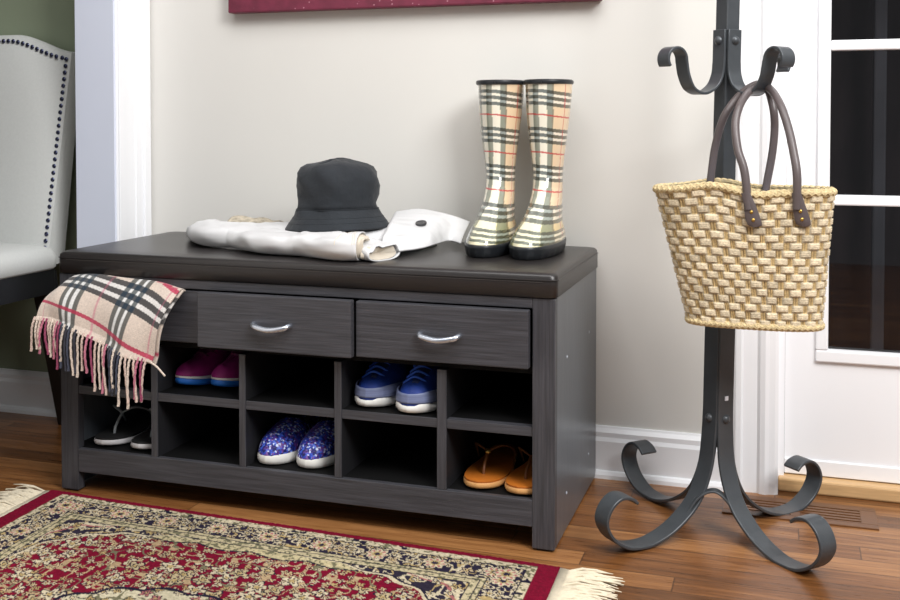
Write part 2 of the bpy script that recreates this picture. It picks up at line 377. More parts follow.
# ------------------------------------------------------------------ storage bench
W, D, HB, HC = 1.04, .417, .451, .4965
yb = -.02-.0; yf = -.437
bn = thing('storage_bench', 'dark brown shoe storage bench with padded seat and ten cubbies', 'bench', (W/2,(yb+yf)/2,0))
ox, oy = W/2, (yb+yf)/2
def bb(name, x0,x1,y0,y1,z0,z1, m='bench_h', bevel=.0015, par=None):
    return MB().box(x0-ox,x1-ox,y0-oy,y1-oy,z0,z1).build(name, M[m], par or bn, smooth=False, bevel=bevel)
sp = []
for x0, x1 in ((0,.042),(.999,W)):
    bb('front_stile', x0,x1,yf,yf+.02,.004,HB,'bench_v')
    o = bb('side_panel', (.0005 if x0 == 0 else W-.018),(.018 if x0 == 0 else W-.0005),yf+.02,yb,.004,HB,'bench_s')
bb('top_rail', .042,.999,yf,yf+.02,.433,HB)
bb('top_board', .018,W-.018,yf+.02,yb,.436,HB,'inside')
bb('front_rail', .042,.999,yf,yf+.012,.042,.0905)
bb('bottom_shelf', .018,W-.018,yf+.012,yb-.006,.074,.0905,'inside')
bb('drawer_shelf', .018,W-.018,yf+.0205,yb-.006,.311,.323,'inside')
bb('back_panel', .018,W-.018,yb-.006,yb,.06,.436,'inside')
dx = [(.042,.042),(.2155,.2301),(.4138,.4275),(.6160,.6303),(.8203,.8385),(.999,.999)]
for a, b in dx[1:5]:
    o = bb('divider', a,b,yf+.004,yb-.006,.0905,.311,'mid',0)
    bb('front_edge', a,b,yf+.001,yf+.004,.0905,.311,'bench_v',.0008,o)  # front strip keeps the bench tone; divider behind has shade in its colour
for i in range(5):
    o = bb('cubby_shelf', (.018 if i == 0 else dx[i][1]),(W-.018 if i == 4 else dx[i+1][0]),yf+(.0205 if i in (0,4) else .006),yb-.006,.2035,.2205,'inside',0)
    bb('front_edge', dx[i][1],dx[i+1][0],yf+.003,yf+(.0205 if i in (0,4) else .006),.2035,.2205,'bench_h',.0008,o)  # strip in plain bench tone before the shade-coloured shelf board
def drawer(x0,x1,yfr,z0,z1,handle=True):
    fr = bb('drawer', x0,x1,yfr,yfr+.017,z0,z1,'bench_h',.002)
    s = MB(); ye = yfr+.30
    for q0, q1 in ((x0+.014,x0+.026),(x1-.026,x1-.014)): s.box(q0-ox,q1-ox,yfr+.017-oy,ye-oy,z0+.004,z1-.022)
    s.box(x0+.026-ox,x1-.026-ox,yfr+.017-oy,ye-oy,z0+.004,z0+.010); s.box(x0+.026-ox,x1-.026-ox,ye-.012-oy,ye-oy,z0+.010,z1-.022)
    s.build('drawer_box', M['inside'], fr, smooth=False)
    if handle:
        xc = (x0+x1)/2-ox; zc = (z0+z1)/2-.006; y = yfr-oy
        h = MB(); pts = bez([(xc-.037,y,zc+.0055),(xc-.0365,y-.007,zc+.0055),(xc-.029,y-.013,zc+.002),(xc,y-.017,zc-.002),(xc+.029,y-.013,zc+.002),(xc+.0365,y-.007,zc+.0055),(xc+.037,y,zc+.0055)],6)
        k = len(pts); h.tube(pts, [.0046+.0012*math.sin(PI*i/(k-1)) for i in range(k)], 10)
        h.build('handle', M['nickel'], fr)
    return fr
drawer(.046,.3385,-.4385,.3265,.4295,True)
drawer(.3415,.6640,-.4680,.3270,.4335)
drawer(.6675,.9955,-.4535,.3275,.4310)
# cushion
def rr_ring(x0,x1,y0,y1,z,r,n=6):
    out = []
    for cx,cy,a0 in ((x1-r,y1-r,0),(x0+r,y1-r,PI/2),(x0+r,y0+r,PI),(x1-r,y0+r,1.5*PI)):
        for i in range(n+1):
            q = a0+PI/2*i/n; out.append(Vector((cx+r*math.cos(q)-ox, cy+r*math.sin(q)-oy, z)))
    return out
rings = []
ov = .004
for z, ins in ((HB+.0005,.004),(HB+.003,.0),(HC-.016,0),(HC-.006,.001),(HC-.0015,.0045),(HC,.011),(HC+.0008,.05)):
    rings.append(rr_ring(-ov+ins,W+ov+ -ins,yf-ov+ins,yb+.001-ins,z,.014+ins*.5))
cu = MB().loft(rings).build('seat_cushion', M['leather'], bn, angle=70)
sm = MB(); ring = rr_ring(-ov-.0004,W+ov+.0004,yf-ov-.0004,yb+.001,HC-.0125,.014)
sm.tube(ring[12:]+ring[:2], .0013, 6)
sm.build('seam', M['leather'], cu)
st = MB()
for i in range(200):
    x = .02+i*.005
    st.box(x-ox,x+.003-ox,yf-ov-.0013-oy,yf-ov-oy,HC-.0165,HC-.0156)
tag(st.build('stitching', M['stitch'], cu, smooth=False), kind='stuff')
for x, z in ((.4,.395),(.27,.1),(.11,.12),(.36,.39)): pass
for px_, py_ in ((589,332),(588.5,454),(566.5,493),(567,357)):
    d_ = ray(px_,py_); p = CAM+d_*((W-CAM.x)/d_.x)
    MB().dome((W-ox, p.y-oy, p.z), .0032, (1,0,0), .4, 10, 3).build('screw_cap', M['cap'], bn)
for x in (.021,1.0195):
    for y in (yf+.02, yb-.02): MB().box(x-.014-ox,x+.014-ox,y-.012-oy,y+.012-oy,0,.004).build('foot_glide', M['foam'], bn, smooth=False)

# ------------------------------------------------------------------ coat rack
RC = Vector((1.3025,-.235,0)); RA = math.radians(4)
rk = thing('coat_rack', 'dark iron coat stand with scrolled feet and hooks beside door', 'coat stand', RC)
rk.rotation_euler = (0,.017,0)
dirs = {}
for nm, q in (('FL',-134),('FR',-43),('BR',47),('BL',136)):
    dirs[nm] = Vector((math.cos(math.radians(q)), math.sin(math.radians(q)), 0))
s_ = .0305/2
a, b = dirs['FL']*s_, dirs['FR']*s_
pl = MB(); pl.loft([[a+b+Vector((0,0,z)), a-b+Vector((0,0,z)), -a-b+Vector((0,0,z)), -a+b+Vector((0,0,z))] for z in (.16,1.74)])
pl.build('pole', M['iron'], rk, smooth=False, bevel=.002)
MB().lathe([(.001,1.74),(.022,1.745),(.024,1.755),(.012,1.762),(.022,1.775),(.027,1.795),(.02,1.815),(.001,1.822)],20).build('finial', M['iron'], rk)
def radial(dr, prof): return [dr*r+Vector((0,0,z)) for r, z in prof]
def arc(cr, cz, R0, R1, a0, a1, n=16):
    return [(cr+(R0+(R1-R0)*i/n)*math.cos(math.radians(a0+(a1-a0)*i/n)), cz+(R0+(R1-R0)*i/n)*math.sin(math.radians(a0+(a1-a0)*i/n))) for i in range(n+1)]
foot_prof = [(s_+.003,.42),(s_+.003,.30)]+[(v.x,v.y) for v in bez([(s_+.003,.225,0),(s_+.005,.18,0),(.026,.13,0),(.042,.085,0),(.066,.052,0),(.108,.022,0),(.150,.0065,0),(.180,.0035,0),(.214,.0085,0),(.246,.029,0),(.262,.058,0),(.253,.084,0),(.232,.0985,0),(.209,.095,0),(.196,.085,0)],7)]
hook_prof = [(s_+.003,.932),(s_+.003,.90)]+[(v.x,v.y) for v in bez([(s_+.003,.875,0),(.021,.85,0),(.033,.828,0),(.060,.814,0),(.086,.822,0),(.100,.845,0),(.106,.870,0)],6)]+arc(.128,.873,.0215,.0195,168,-40,16)
for nm in ('FL','FR','BR','BL'):
    dr = dirs[nm]; wd = Vector((-dr.y,dr.x,0))
    f = MB().ribbon(radial(dr, foot_prof), wd, .037, .0055).build('foot', M['iron'], rk, bevel=.0012, angle=50)
    MB().dome(dr*(s_+.0057)+Vector((0,0,.213)), .0085, dr, .8).build('rivet', M['iron'], f)
    if nm != 'BL':
        h = MB().ribbon(radial(dr, hook_prof), wd, .031, .005).build('hook', M['iron'], rk, bevel=.001, angle=50)
        MB().dome(dr*(s_+.0055)+Vector((0,0,.912)), .0085, dr, .8).build('rivet', M['iron'], h)
MB().box(-.004,.004,-.004,.004,-.0008,.0008).build('tag', mat('white_sticker',(230,232,240),.5), rk, smooth=False)
arch = bez([atY(685,517,-.29)-RC, atY(697,498,-.28)-RC, atY(711,490.5,-.275)-RC, atY(723,496,-.275)-RC, atY(739,517,-.275)-RC],8)
MB().ribbon(arch, (0,1,0), .02, .004).build('brace', M['iron'], rk, bevel=.001, angle=50)
tg = [c for c in rk.children if c.name.startswith('tag')][-1]; tg.matrix_local = Matrix.Translation(dirs['FR']*(s_+.0062)+Vector((0,0,.252))) @ dirs['FR'].to_track_quat('Z','Y').to_matrix().to_4x4()

# ------------------------------------------------------------------ straw bag
BC = Vector((1.352,-.338,.4125))
bg = thing('straw_tote', 'woven straw tote bag hanging from coat stand hook', 'bag', BC)
NU, NV, CU, CV = 22, 17, 18, 9
nu, nv = NU*CU, NV*CV
HBAG = .228
def bag_pt(th, v, off=0):
    hx = .112+.037*v**1.05; hy = .044+.018*v; e = 2/2.7
    c, s = math.cos(th), math.sin(th)
    x = (hx+off)*math.copysign(abs(c)**e, c); y = (hy+off)*math.copysign(abs(s)**e, s)
    x += .020*(1-v)
    z = v*HBAG
    rim = .010*math.exp(-((x+.045)/.05)**2)-.006*math.exp(-((x-.02)/.04)**2)*(1 if s < 0 else .3)+(.006 if x < -.1 else 0)*0
    z += rim*max(0, v-.5)*2
    return x, y, z
# arc-length parametrise so weave cells are even
ths = np.linspace(0, 2*PI, 4001); pp = np.array([bag_pt(t, .6)[:2] for t in ths]); sl = np.concatenate([[0], np.cumsum(np.hypot(*np.diff(pp, axis=0).T))]); sl /= sl[-1]
TH = np.interp(np.arange(nu)/nu, sl, ths)
V_ = []; cols = []
for j in range(nv+1):
    v = j/nv; jr = min(j//CV, NV-1); fv = j/CV-jr
    for i in range(nu):
        iu = i//CU; fu = i/CU-iu
        hsh = (math.sin(iu*12.9898+jr*78.233)*43758.5453) % 1
        fu = (i/CU+(.5 if jr % 2 else 0)+.10*math.sin(jr*2.1)) % 1; iu = int(i/CU+(.5 if jr % 2 else 0))
        hsh = (math.sin(iu*12.9898+jr*78.233)*43758.5453) % 1; bw = .64+.12*hsh
        if fu < bw:
            f2 = fu/bw; pillow = (1-abs(2*f2-1)**7)*(1-abs(2*fv-1)**5)
            off = .0002+(.0022+.0016*hsh)*pillow+.0007*math.cos(fv*2*PI*4)*pillow
            base = np.array([224,208,178])*(.90+.14*hsh)*(.80+.20*pillow)*(1+.05*math.cos(fv*2*PI*4))  # crevice shade in the colour: darker towards brick edges
        else:
            f2 = (fu-bw)/(1-bw); cord = abs(math.sin(f2*PI*2))
            off = -.0012+.0022*cord
            base = np.array([200,172,122])*(.70+.34*cord)*(.94+.1*hsh)  # recess between cords darkened in the colour as shade
        V_.append(bag_pt(TH[i], v, off)); cols.append(base)
m_ = MB(); m_.v = V_; m_.f = [(j*nu+i, j*nu+(i+1)%nu, (j+1)*nu+(i+1)%nu, (j+1)*nu+i) for j in range(nv) for i in range(nu)]
m_.f.append(tuple(range(nu-1,-1,-1)))
body = m_.build('woven_body', M['cane'], bg, cols=np.clip(cols,0,255), angle=80)
li = MB(); li.grid([[Vector(bag_pt(TH[i], v, -.008)) for i in range(0,nu,5)] for v in (.03,.3,.6,.98)], closed=True); li.f.append(tuple(range(len(range(0,nu,5)))))
li.build('lining', M['lining'], bg)
# braided rim and base: three interlaced strands
def braid(vlev, name, amp, r, turns, zoff=0):
    b = MB()
    for k in range(3):
        pts = []
        n = 420
        for i in range(n+1):
            u = i/n; t = float(np.interp(u, sl, ths)); ph = turns*2*PI*u+k*2*PI/3
            x, y, z = bag_pt(t, vlev, .001+amp*.5*math.cos(2*ph)); pts.append((x, y, z+zoff+amp*math.sin(ph)))
        b.tube(pts, r, 6, caps=False)
    return b.build(name, M['braid'], bg)
braid(1.0, 'braided_rim', .0042, .0040, 22, .003)
braid(0.0, 'braided_base', .0036, .0036, 20, .001)
# handles over the front right hook
hk = RC + dirs['FR']*.062 + Vector((0,0,.8175))-BC
def strap_end(px):   # attach point on the front face
    p = atY(px[0], px[1], BC.y-.066); return p-BC
def face(x, v, sgn):
    best = min((t for t in np.linspace(0,2*PI,721) if math.sin(t)*sgn > 0), key=lambda t: abs(bag_pt(t, v, .007)[0]-x))
    return Vector(bag_pt(best, v, .0062))
def bagY(px, py, Y): return atY(px, py, Y)-BC
HY = RC.y+dirs['FR'].y*.066
def handle(name, pts, tabs):
    h = MB(); pp_ = bez(pts, 8); h.tube(pp_, .0070, 10)
    ho = h.build(name, M['handle'], bg)
    for x0, x1 in tabs:
        t = MB(); rings = []
        for z_, w in ((1.02,.0075),(.98,.0085),(.94,.0095),(.88,.0115),(.82,.0125),(.785,.0115),(.772,.006)):
            p = face(x0+(x1-x0)*(1.02-z_)/.25, min(z_,1), -1)+Vector((0,0,max(0,z_-1)*HBAG))
            rings.append([p+Vector((-w,.004,0)), p+Vector((-w,-.002,0)), p+Vector((-w*.5,-.0045,0)), p+Vector((w*.5,-.0045,0)), p+Vector((w,-.002,0)), p+Vector((w,.004,0))])
        to = t.loft(rings).build('leather_tab', M['handle'], ho)
        for z_ in (.885,.825):
            p = face(x0+(x1-x0)*(1.02-z_)/.25, z_, -1)
            MB().dome(p+Vector((0,-.0046,0)), .0030, (0,-1,0), .5, 10, 3).build('rivet', M['brass'], to)
    return ho
f1_, f2_ = bagY(748,190,-.40).x, bagY(797,196,-.40).x
handle('handle', [face(f1_,.90,-1), bagY(744.5,172,-.402), bagY(737.5,148,-.39), bagY(735.5,122,-.37), bagY(741,103,-.345), bagY(750,91,HY-.012), bagY(761,84.5,HY-.008), bagY(771,90,HY-.014), bagY(780,104,-.345), bagY(788,127,-.37), bagY(793.5,152,-.39), bagY(797,176,-.402), face(f2_,.90,-1)], ((f1_-.003, f1_+.012),(f2_-.001, f2_+.012)))
handle('handle', [bagY(709,196,-.282), bagY(711.5,172,-.282), bagY(715.5,145,-.283), bagY(724,117,-.288), bagY(737,98,HY+.004), bagY(749,88,HY+.004), bagY(760,84,HY+.008), bagY(768,90,HY+.008), bagY(773.5,110,-.288), bagY(774.5,130,-.282), bagY(772,155,-.28), bagY(767,182,-.28), bagY(765,196,-.282)], ())

# ------------------------------------------------------------------ bucket hat
ht = thing('bucket_hat', 'dark charcoal cotton bucket hat lying on folded jacket', 'hat', (.523,-.215,.545), .3)
def hatfn(p, q):
    w = 1+.025*math.sin(3*q+1)+.012*math.sin(5*q+p.z*40)
    n = .0025*math.sin(q*7+p.z*90)
    rr = math.hypot(p.x, p.y)
    p = Vector((p.x*w*(1.03 if p.z < .04 else .96), p.y*w*.92, p.z*(.92 if p.z > 0 else 1)))
    if p.z > .03: p.x *= 1+.03*math.sin(q*2+.5); p.x += .010*math.sin((p.z-.04)*22)*(1 if math.cos(q) < 0 else .2)*math.exp(-((p.z-.06)/.03)**2)
    if rr < .06: p.z += .004*math.sin(p.x*55+1)+.003*math.sin(p.y*70)
    if p.z > .025: p.x += n; p.y += n; p.x += 0
    p.z += -.006*math.cos(q-2.2)*(rr/.12)**2 if p.z < .04 else 0
    return p
cp = [(.0815,.036),(.083,.05),(.0865,.07),(.089,.09),(.0885,.106),(.0845,.121),(.0755,.133),(.062,.140),(.043,.144),(.02,.146),(.001,.1465)]
MB().lathe(cp,72,fn=hatfn).build('crown', M['hat'], ht, solid=.0016, angle=70)
bp_ = [(.081,.039),(.083,.033),(.088,.024),(.0945,.014),(.101,.004),(.1055,-.004),(.107,-.0065)]
br = MB().lathe(bp_,72,fn=hatfn).build('brim', M['hat'], ht, solid=.003, angle=70)
sb = MB()
for r_, z_ in ((.0825,.0385),(.0915,.0195),(.0985,.0085)):
    sb.tube([hatfn(Vector((r_*math.cos(2*PI*i/72)*1.012, r_*math.sin(2*PI*i/72)*1.012, z_)),2*PI*i/72) for i in range(73)], .0009, 5, caps=False)
sb.build('stitching', M['hat'], br)

# ------------------------------------------------------------------ jacket
ZT = HC+.0012
jk = thing('jacket', 'off white cotton jacket folded on dark padded bench seat', 'jacket', (.45,-.24,ZT))
JO = Vector((.45,-.24,ZT))
def pillow(poly, hfun, nu_=140, nv_=70, edge=.03, seed=1, wr=.004):
    """soft folded cloth slab: (u,v) grid between lower and upper outline curves"""
    lo, hi = poly
    top = []; bot = []
    for j in range(nv_+1):
        v = j/nv_; rt_ = []; rb_ = []
        for i in range(nu_+1):
            u = i/nu_
            p = lo(u)*(1-v)+hi(u)*v
            e = min(1, min(u, 1-u)*2.6/edge*.2, min(v, 1-v)/edge*.2)
            dd = math.sqrt(max(0, 1-(1-min(1,e))**2))
            n = (vnoise(p.x*26+4*p.y, p.y*14, seed)-.5)*2+(vnoise(p.x*60, p.y*55+p.x*30, seed+3)-.5)
            h = (hfun(u, v)+float(n)*wr)*dd
            rt_.append(Vector((p.x, p.y, max(h,.0)))); rb_.append(Vector((p.x, p.y, 0)))
        top.append(rt_); bot.append(rb_)
    return top, bot
def curve(pts):
    k = bez([(x,y,0) for x,y in pts], 20)
    return lambda u: (lambda f: k[int(f)].lerp(k[min(int(f)+1,len(k)-1)], f-int(f)))(u*(len(k)-1))
def L2(px, py, dz=0):  # seat-top point under a photo pixel
    p = atZ(px, py, ZT+dz); return (p.x-JO.x, p.y-JO.y)
# body of the folded jacket, under the hat
lo = curve([(-.225,-.005),(-.18,-.05),(-.08,-.08),(.03,-.11),(.12,-.12),(.18,-.06),(.25,.06)])
hi = curve([(-.215,.03),(-.17,.115),(-.08,.15),(.03,.16),(.12,.155),(.19,.15),(.262,.13)])
t, b_ = pillow((lo,hi), lambda u,v: .040+.008*math.sin(u*3.0)+.008*v, seed=2, edge=.16, wr=.003)
MB().grid(t).build('body', M['jacket'], jk, angle=180)
# front sleeve: flattened tube running left to right, ending in an open cuff
def sleeve_ring(c, dirv, wid, hgt, n=30, ph=0, wr=.0):
    nrm = Vector((-dirv.y, dirv.x, 0)).normalized(); out = []
    for k in range(n):
        q = 2*PI*k/n; cc, ss = math.cos(q), math.sin(q)
        hh = math.copysign(abs(ss)**.75, ss); ww = math.copysign(abs(cc)**.85, cc)
        nz = wr*float(vnoise(c.x*34+3*math.cos(q), q*1.9+c.x*18+ph, 9)-.5)*2
        z = c.z+hgt*.5*(1+hh)
        p = c+nrm*(wid*.5*ww); out.append(Vector((p.x, p.y+nz*cc*.6, max(.0004, z+nz*(1 if ss > 0 else .0)))))
    return out
fe = [L2(*q) for q in ((187,240),(193,246),(208,249),(235,250.5),(262,256),(300,258.5),(330,262.5),(351,263))]
path = bez([(x+.012*(i < 2), y+.052-.02*(i < 1), 0) for i, (x, y) in enumerate(fe)], 10)
K = len(path); rings = []
def crease(c, w): return math.exp(-(c/w)**2)
for i, p in enumerate(path):
    u = i/(K-1); tdir = (path[min(i+1,K-1)]-path[max(i-1,0)]).normalized()
    wd = .045+.060*min(1,u*6)**.6; hg = (.022+.026*min(1,u*6)**.7)+.004*math.sin(u*7+.6)-.006*crease(u-.47,.035)-.004*crease(u-.66,.02)
    rg_ = sleeve_ring(p, tdir, wd, hg, wr=.003*min(1,(1-u)*8))
    for k, v_ in enumerate(rg_):     # long soft creases running along the sleeve
        q = 2*PI*k/30; nd = Vector((0,-1,.5))
        v_ += nd*(-.0045*crease(q-4.9-.9*(u-.4),.16)*crease(u-.42,.16)-.004*crease(q-4.45+1.2*(u-.6),.13)*crease(u-.62,.12)-.004*crease(q-5.3+2*(u-.25),.14)*crease(u-.25,.09)+.0035*crease(q-4.65-.9*(u-.4),.13)*crease(u-.42,.15))
        v_.z = max(.0004, v_.z)
    rings.append(rg_)
sl_o = MB().loft(rings, cap0=True, cap1=False).build('sleeve', M['jacket'], jk, solid=.002, angle=180)
cs_ = MB()
for i in (-9,-5,-4): cs_.tube([q+Vector((0,-.0008,.0008)) for q in rings[i][1:15]+rings[i][22:29]][0:14], .0007, 5)
cs_.build('cuff_stitching', M['jacket_in'], sl_o)
inn = MB(); last = rings[-1]; cen = sum(last, Vector())/len(last)
rr2 = []
for s, dxx in ((.90,-.012),(.86,-.004),(.78,.006),(.62,.010),(.45,.0),(.3,-.012),(.05,-.008)):
    rr2.append([cen+(q-cen)*s*(1+.13*math.sin(3*k*2*PI/30+dxx*90)*(s < .85)) + Vector((dxx,0,0)) for k, q in enumerate(last)])
inn.loft(rr2, cap0=False).build('cuff_lining', M['jacket_in'], sl_o)
# second sleeve / rolled fold peeking out to the right of the cuff
path = bez([(.10,-.085,.004),(.16,-.10,.003),(.205,-.118,.0),(.245,-.135,.0)], 8); rg = []
K2 = len(path)
for i, p in enumerate(path):
    tdir = (path[min(i+1,K2-1)]-path[max(i-1,0)]).normalized(); u = i/(K2-1)
    rg.append(sleeve_ring(p, tdir, .085, .040-.012*u, wr=.006))
s2 = MB().loft(rg, cap0=True, cap1=False).build('sleeve', M['jacket'], jk, solid=.002, angle=180)
last = rg[-1]; cen = sum(last, Vector())/len(last); inn = MB()
inn.loft([[cen+(q-cen)*s+Vector((dxx,0,0)) for q in last] for s, dxx in ((.92,-.02),(.86,-.004),(.6,-.006),(.1,-.015))], cap0=False).build('cuff_lining', M['jacket_in'], s2)
# wide front panel spread to the right with a button
NU2, NV2 = 60, 40; rows = []
def c3(pts):
    k = bez(pts, 20); return lambda u: (lambda f: k[int(f)].lerp(k[min(int(f)+1,len(k)-1)], f-int(f)))(u*(len(k)-1))
lo = c3([atZ(px,py,ZT+h)-JO for px,py,h in ((381,251,.016),(391,252.5,.012),(405,250.5,.013),(425,247.5,.014),(447,241,.015),(461,243.5,.012))])
hi = c3([atY(px,py,Y)-JO for px,py,Y in ((391,213,-.11),(400,211.5,-.10),(418,209.5,-.085),(438,212.5,-.08),(455,217,-.075),(470,222.5,-.07))])
for j in range(NV2+1):
    v = j/NV2; r_ = []
    for i in range(NU2+1):
        u = i/NU2; p = lo(u).lerp(hi(u), v)
        h = .012*math.sin(PI*v)*(1-.6*u)+.003*math.sin(u*9+v*3)*math.sin(PI*v)-.006*crease(v-.3-.2*u,.08)*crease(u-.2,.2)
        p = p+Vector((0,-.35*h,h)); p.z -= (.030 if p.z > .05 else .0)*0+max(0,p.z-.036)*max(0,1-u/.16)**2; p.z = max(.003, p.z); r_.append(p)
    rows.append(r_)
fp = MB().grid(rows).build('front_panel', M['jacket'], jk, solid=.004, angle=180)
q = rows[20][30]
bt = MB().lathe([(.001,.003),(.008,.003),(.0112,.0045),(.012,.002),(.0115,0)],24).build('button', M['button'], fp)
bt.location = q+Vector((0,0,.003)); bt.rotation_euler = (.28,0,0)
# turned back collar with checked lining at the rear left
rows = []
for j in range(9):
    v = j/8; rows.append([Vector((-.205+.11*u, .055+.06*v+.02*math.sin(u*3), .042+.010*math.sin(PI*v)*(1-.3*u)-.006*u+.002*math.sin(u*14))) for u in [i/24 for i in range(25)]])
MB().grid(rows).build('collar', M['tan'], jk, solid=.003, angle=180)

# ------------------------------------------------------------------ rubber boots
def plaid_boot_col(x, y, z, H):
    th = math.degrees(math.atan2(x, -y))       # 0 at the front
    base = np.array([238,226,196.]); 
    if 22 < th < 130: base = np.array([232,205,170.])
    if z < .1: base = base*(np.array([.97,.96,.80])*(1-sstep(.04,.1,z))+np.array([1,1,1])*sstep(.04,.1,z))
    dk = 1.0; wht = 0.0; toe = z < .058 and abs(th) < 100
    z = z+.16*max(0,x)-.03*max(0,-x); zz = (H-.012-z) % .0775
    if toe: zz = (.0245-(z-.043)*1.35) % .0775
    for c in (.012,.0245,.037):
        if abs(zz-c) < .0036: dk *= .52
    if .0156 < zz < .0209 or .0281 < zz < .0334: wht = .55
    tt = (th+180) % 180 -130  # triple repeats front/back
    tt = ((th+90) % 180)-90
    vs = 1.0
    for c in (-50,-16,18):
        if abs(tt-c) < 7.5: vs *= .66
    if -42 < tt < -24 or -8 < tt < 10: wht = max(wht, .5)
    col = base*(1-wht)+np.array([246,246,240.])*wht
    col = col*dk*vs
    if dk*vs < .9: col = col*np.array([.93,1.0,1.04])
    red = 0
    if abs(zz-.060) < .0016: red = 1
    if abs(tt-58) < 1.6: red = .8
    return col*(1-red*.75)+np.array([190,60,60.])*red*.75
def make_boot():
    H = .352
    root = thing('rubber_boot', 'x', 'boot')
    # (z, cy, front, back, halfw)
    S = [(.018,-.075,.128,.130,.0455),(.026,-.075,.129,.130,.0462),(.034,-.075,.125,.129,.0450),(.043,-.073,.117,.127,.0420),(.052,-.070,.105,.122,.0388),(.060,-.064,.093,.114,.0362),(.070,-.054,.080,.102,.0338),(.082,-.041,.069,.088,.0322),(.096,-.026,.061,.074,.0312),(.112,-.013,.055,.062,.0305),(.13,-.004,.050,.053,.0298),(.15,.0,.0465,.049,.0298),(.17,.002,.045,.048,.0312),(.2,.002,.046,.050,.035),(.24,.002,.049,.054,.040),(.28,.001,.052,.057,.0445),(.32,0,.054,.059,.0475),(H-.004,0,.055,.060,.0485)]
    zs_ = np.array([s[0] for s in S]); nz = 330; n = 150
    vs = []; cl = []
    for j in range(nz+1):
        z = S[0][0]+(S[-1][0]-S[0][0])*(j/nz)
        cy, a, b_, w = [float(np.interp(z, zs_, [s[k] for s in S])) for k in (1,2,3,4)]
        for i in range(n):
            q = 2*PI*i/n; c, s = math.sin(q), -math.cos(q)
            e = .86 if z < .09 else 1
            x = w*math.copysign(abs(c)**e, c); y = cy+(a if s < 0 else b_)*math.copysign(abs(s)**e, s)
            if z < .08: x *= 1-.22*max(0, (y-cy)/b_)**1.2*(1-z/.1)
            x += .004*math.sin(z*22)*.3
            vs.append((x, y, z)); cl.append(plaid_boot_col(x, y-(cy if z > .09 else cy*.4), z, H))
    m_ = MB(); m_.v = vs; m_.f = [(j*n+i, j*n+(i+1)%n, (j+1)*n+(i+1)%n, (j+1)*n+i) for j in range(nz) for i in range(n)]
    m_.build('shaft', M['plaid_boot'], root, cols=np.clip(cl,0,255), angle=180)
    # sole
    def ring(z, gr, n=72):
        cy, a, b_, w = -.075, .128+gr, .130+gr, .046+gr; out = []
        for i in range(n):
            q = 2*PI*i/n; c, s = math.sin(q), -math.cos(q); e = .86
            x = w*math.copysign(abs(c)**e, c); y = cy+(a if s < 0 else b_)*math.copysign(abs(s)**e, s)
            x *= 1-.22*max(0, (y-cy)/b_)**1.2*.8
            if z < .016 and i % 3 == 0: x *= .965; y = cy+(y-cy)*.985
            out.append(Vector((x, y, z)))
        return out
    so = MB().loft([ring(0,-.004),ring(.002,-.001),ring(.012,.002),ring(.0161,.002),(ring(.019,.003)),ring(.024,.0028),ring(.026,.0005)]).build('sole', M['rubber'], root, angle=50)
    rim = MB()
    rim.tube([(.0488*math.sin(q), -.0005+(-.056 if math.cos(q) > 0 else -.061)*math.cos(q), H-.005) for q in [2*PI*i/48 for i in range(49)]], 0.0036, 8, caps=False, flat=1.4, upv=(0,0,1))
    rim.build('rim_band', M['rubber'], root)
    ln = MB(); k0 = nz*n
    ln.grid([[Vector((v[0]*s, v[1]*s, z)) for v in vs[k0:k0+n]] for s, z in ((.96,H-.003),(.94,H-.02),(.92,H-.035))], closed=True); ln.f.append(tuple(2*n+i for i in range(n)))
    ln.build('boot_lining', M['foam'], root)
    return root
bt1 = make_boot(); bt1.location = (.846,-.088,ZT); bt1.rotation_euler = (0,0,math.radians(3.5))
bt1['label'] = 'cream plaid rubber rain boot on bench, next to jacket'
bt2 = copy_tree(bt1); bt2.location = (.950,-.093,ZT); bt2.rotation_euler = (0,0,math.radians(-1)); bt2.scale = (-1,1,1)
bt2.scale = (1,1,1)
bt2['label'] = 'cream plaid rubber rain boot standing nearest the coat stand'
for o in (bt1, bt2): o['group'] = 'plaid rain boots on the bench'

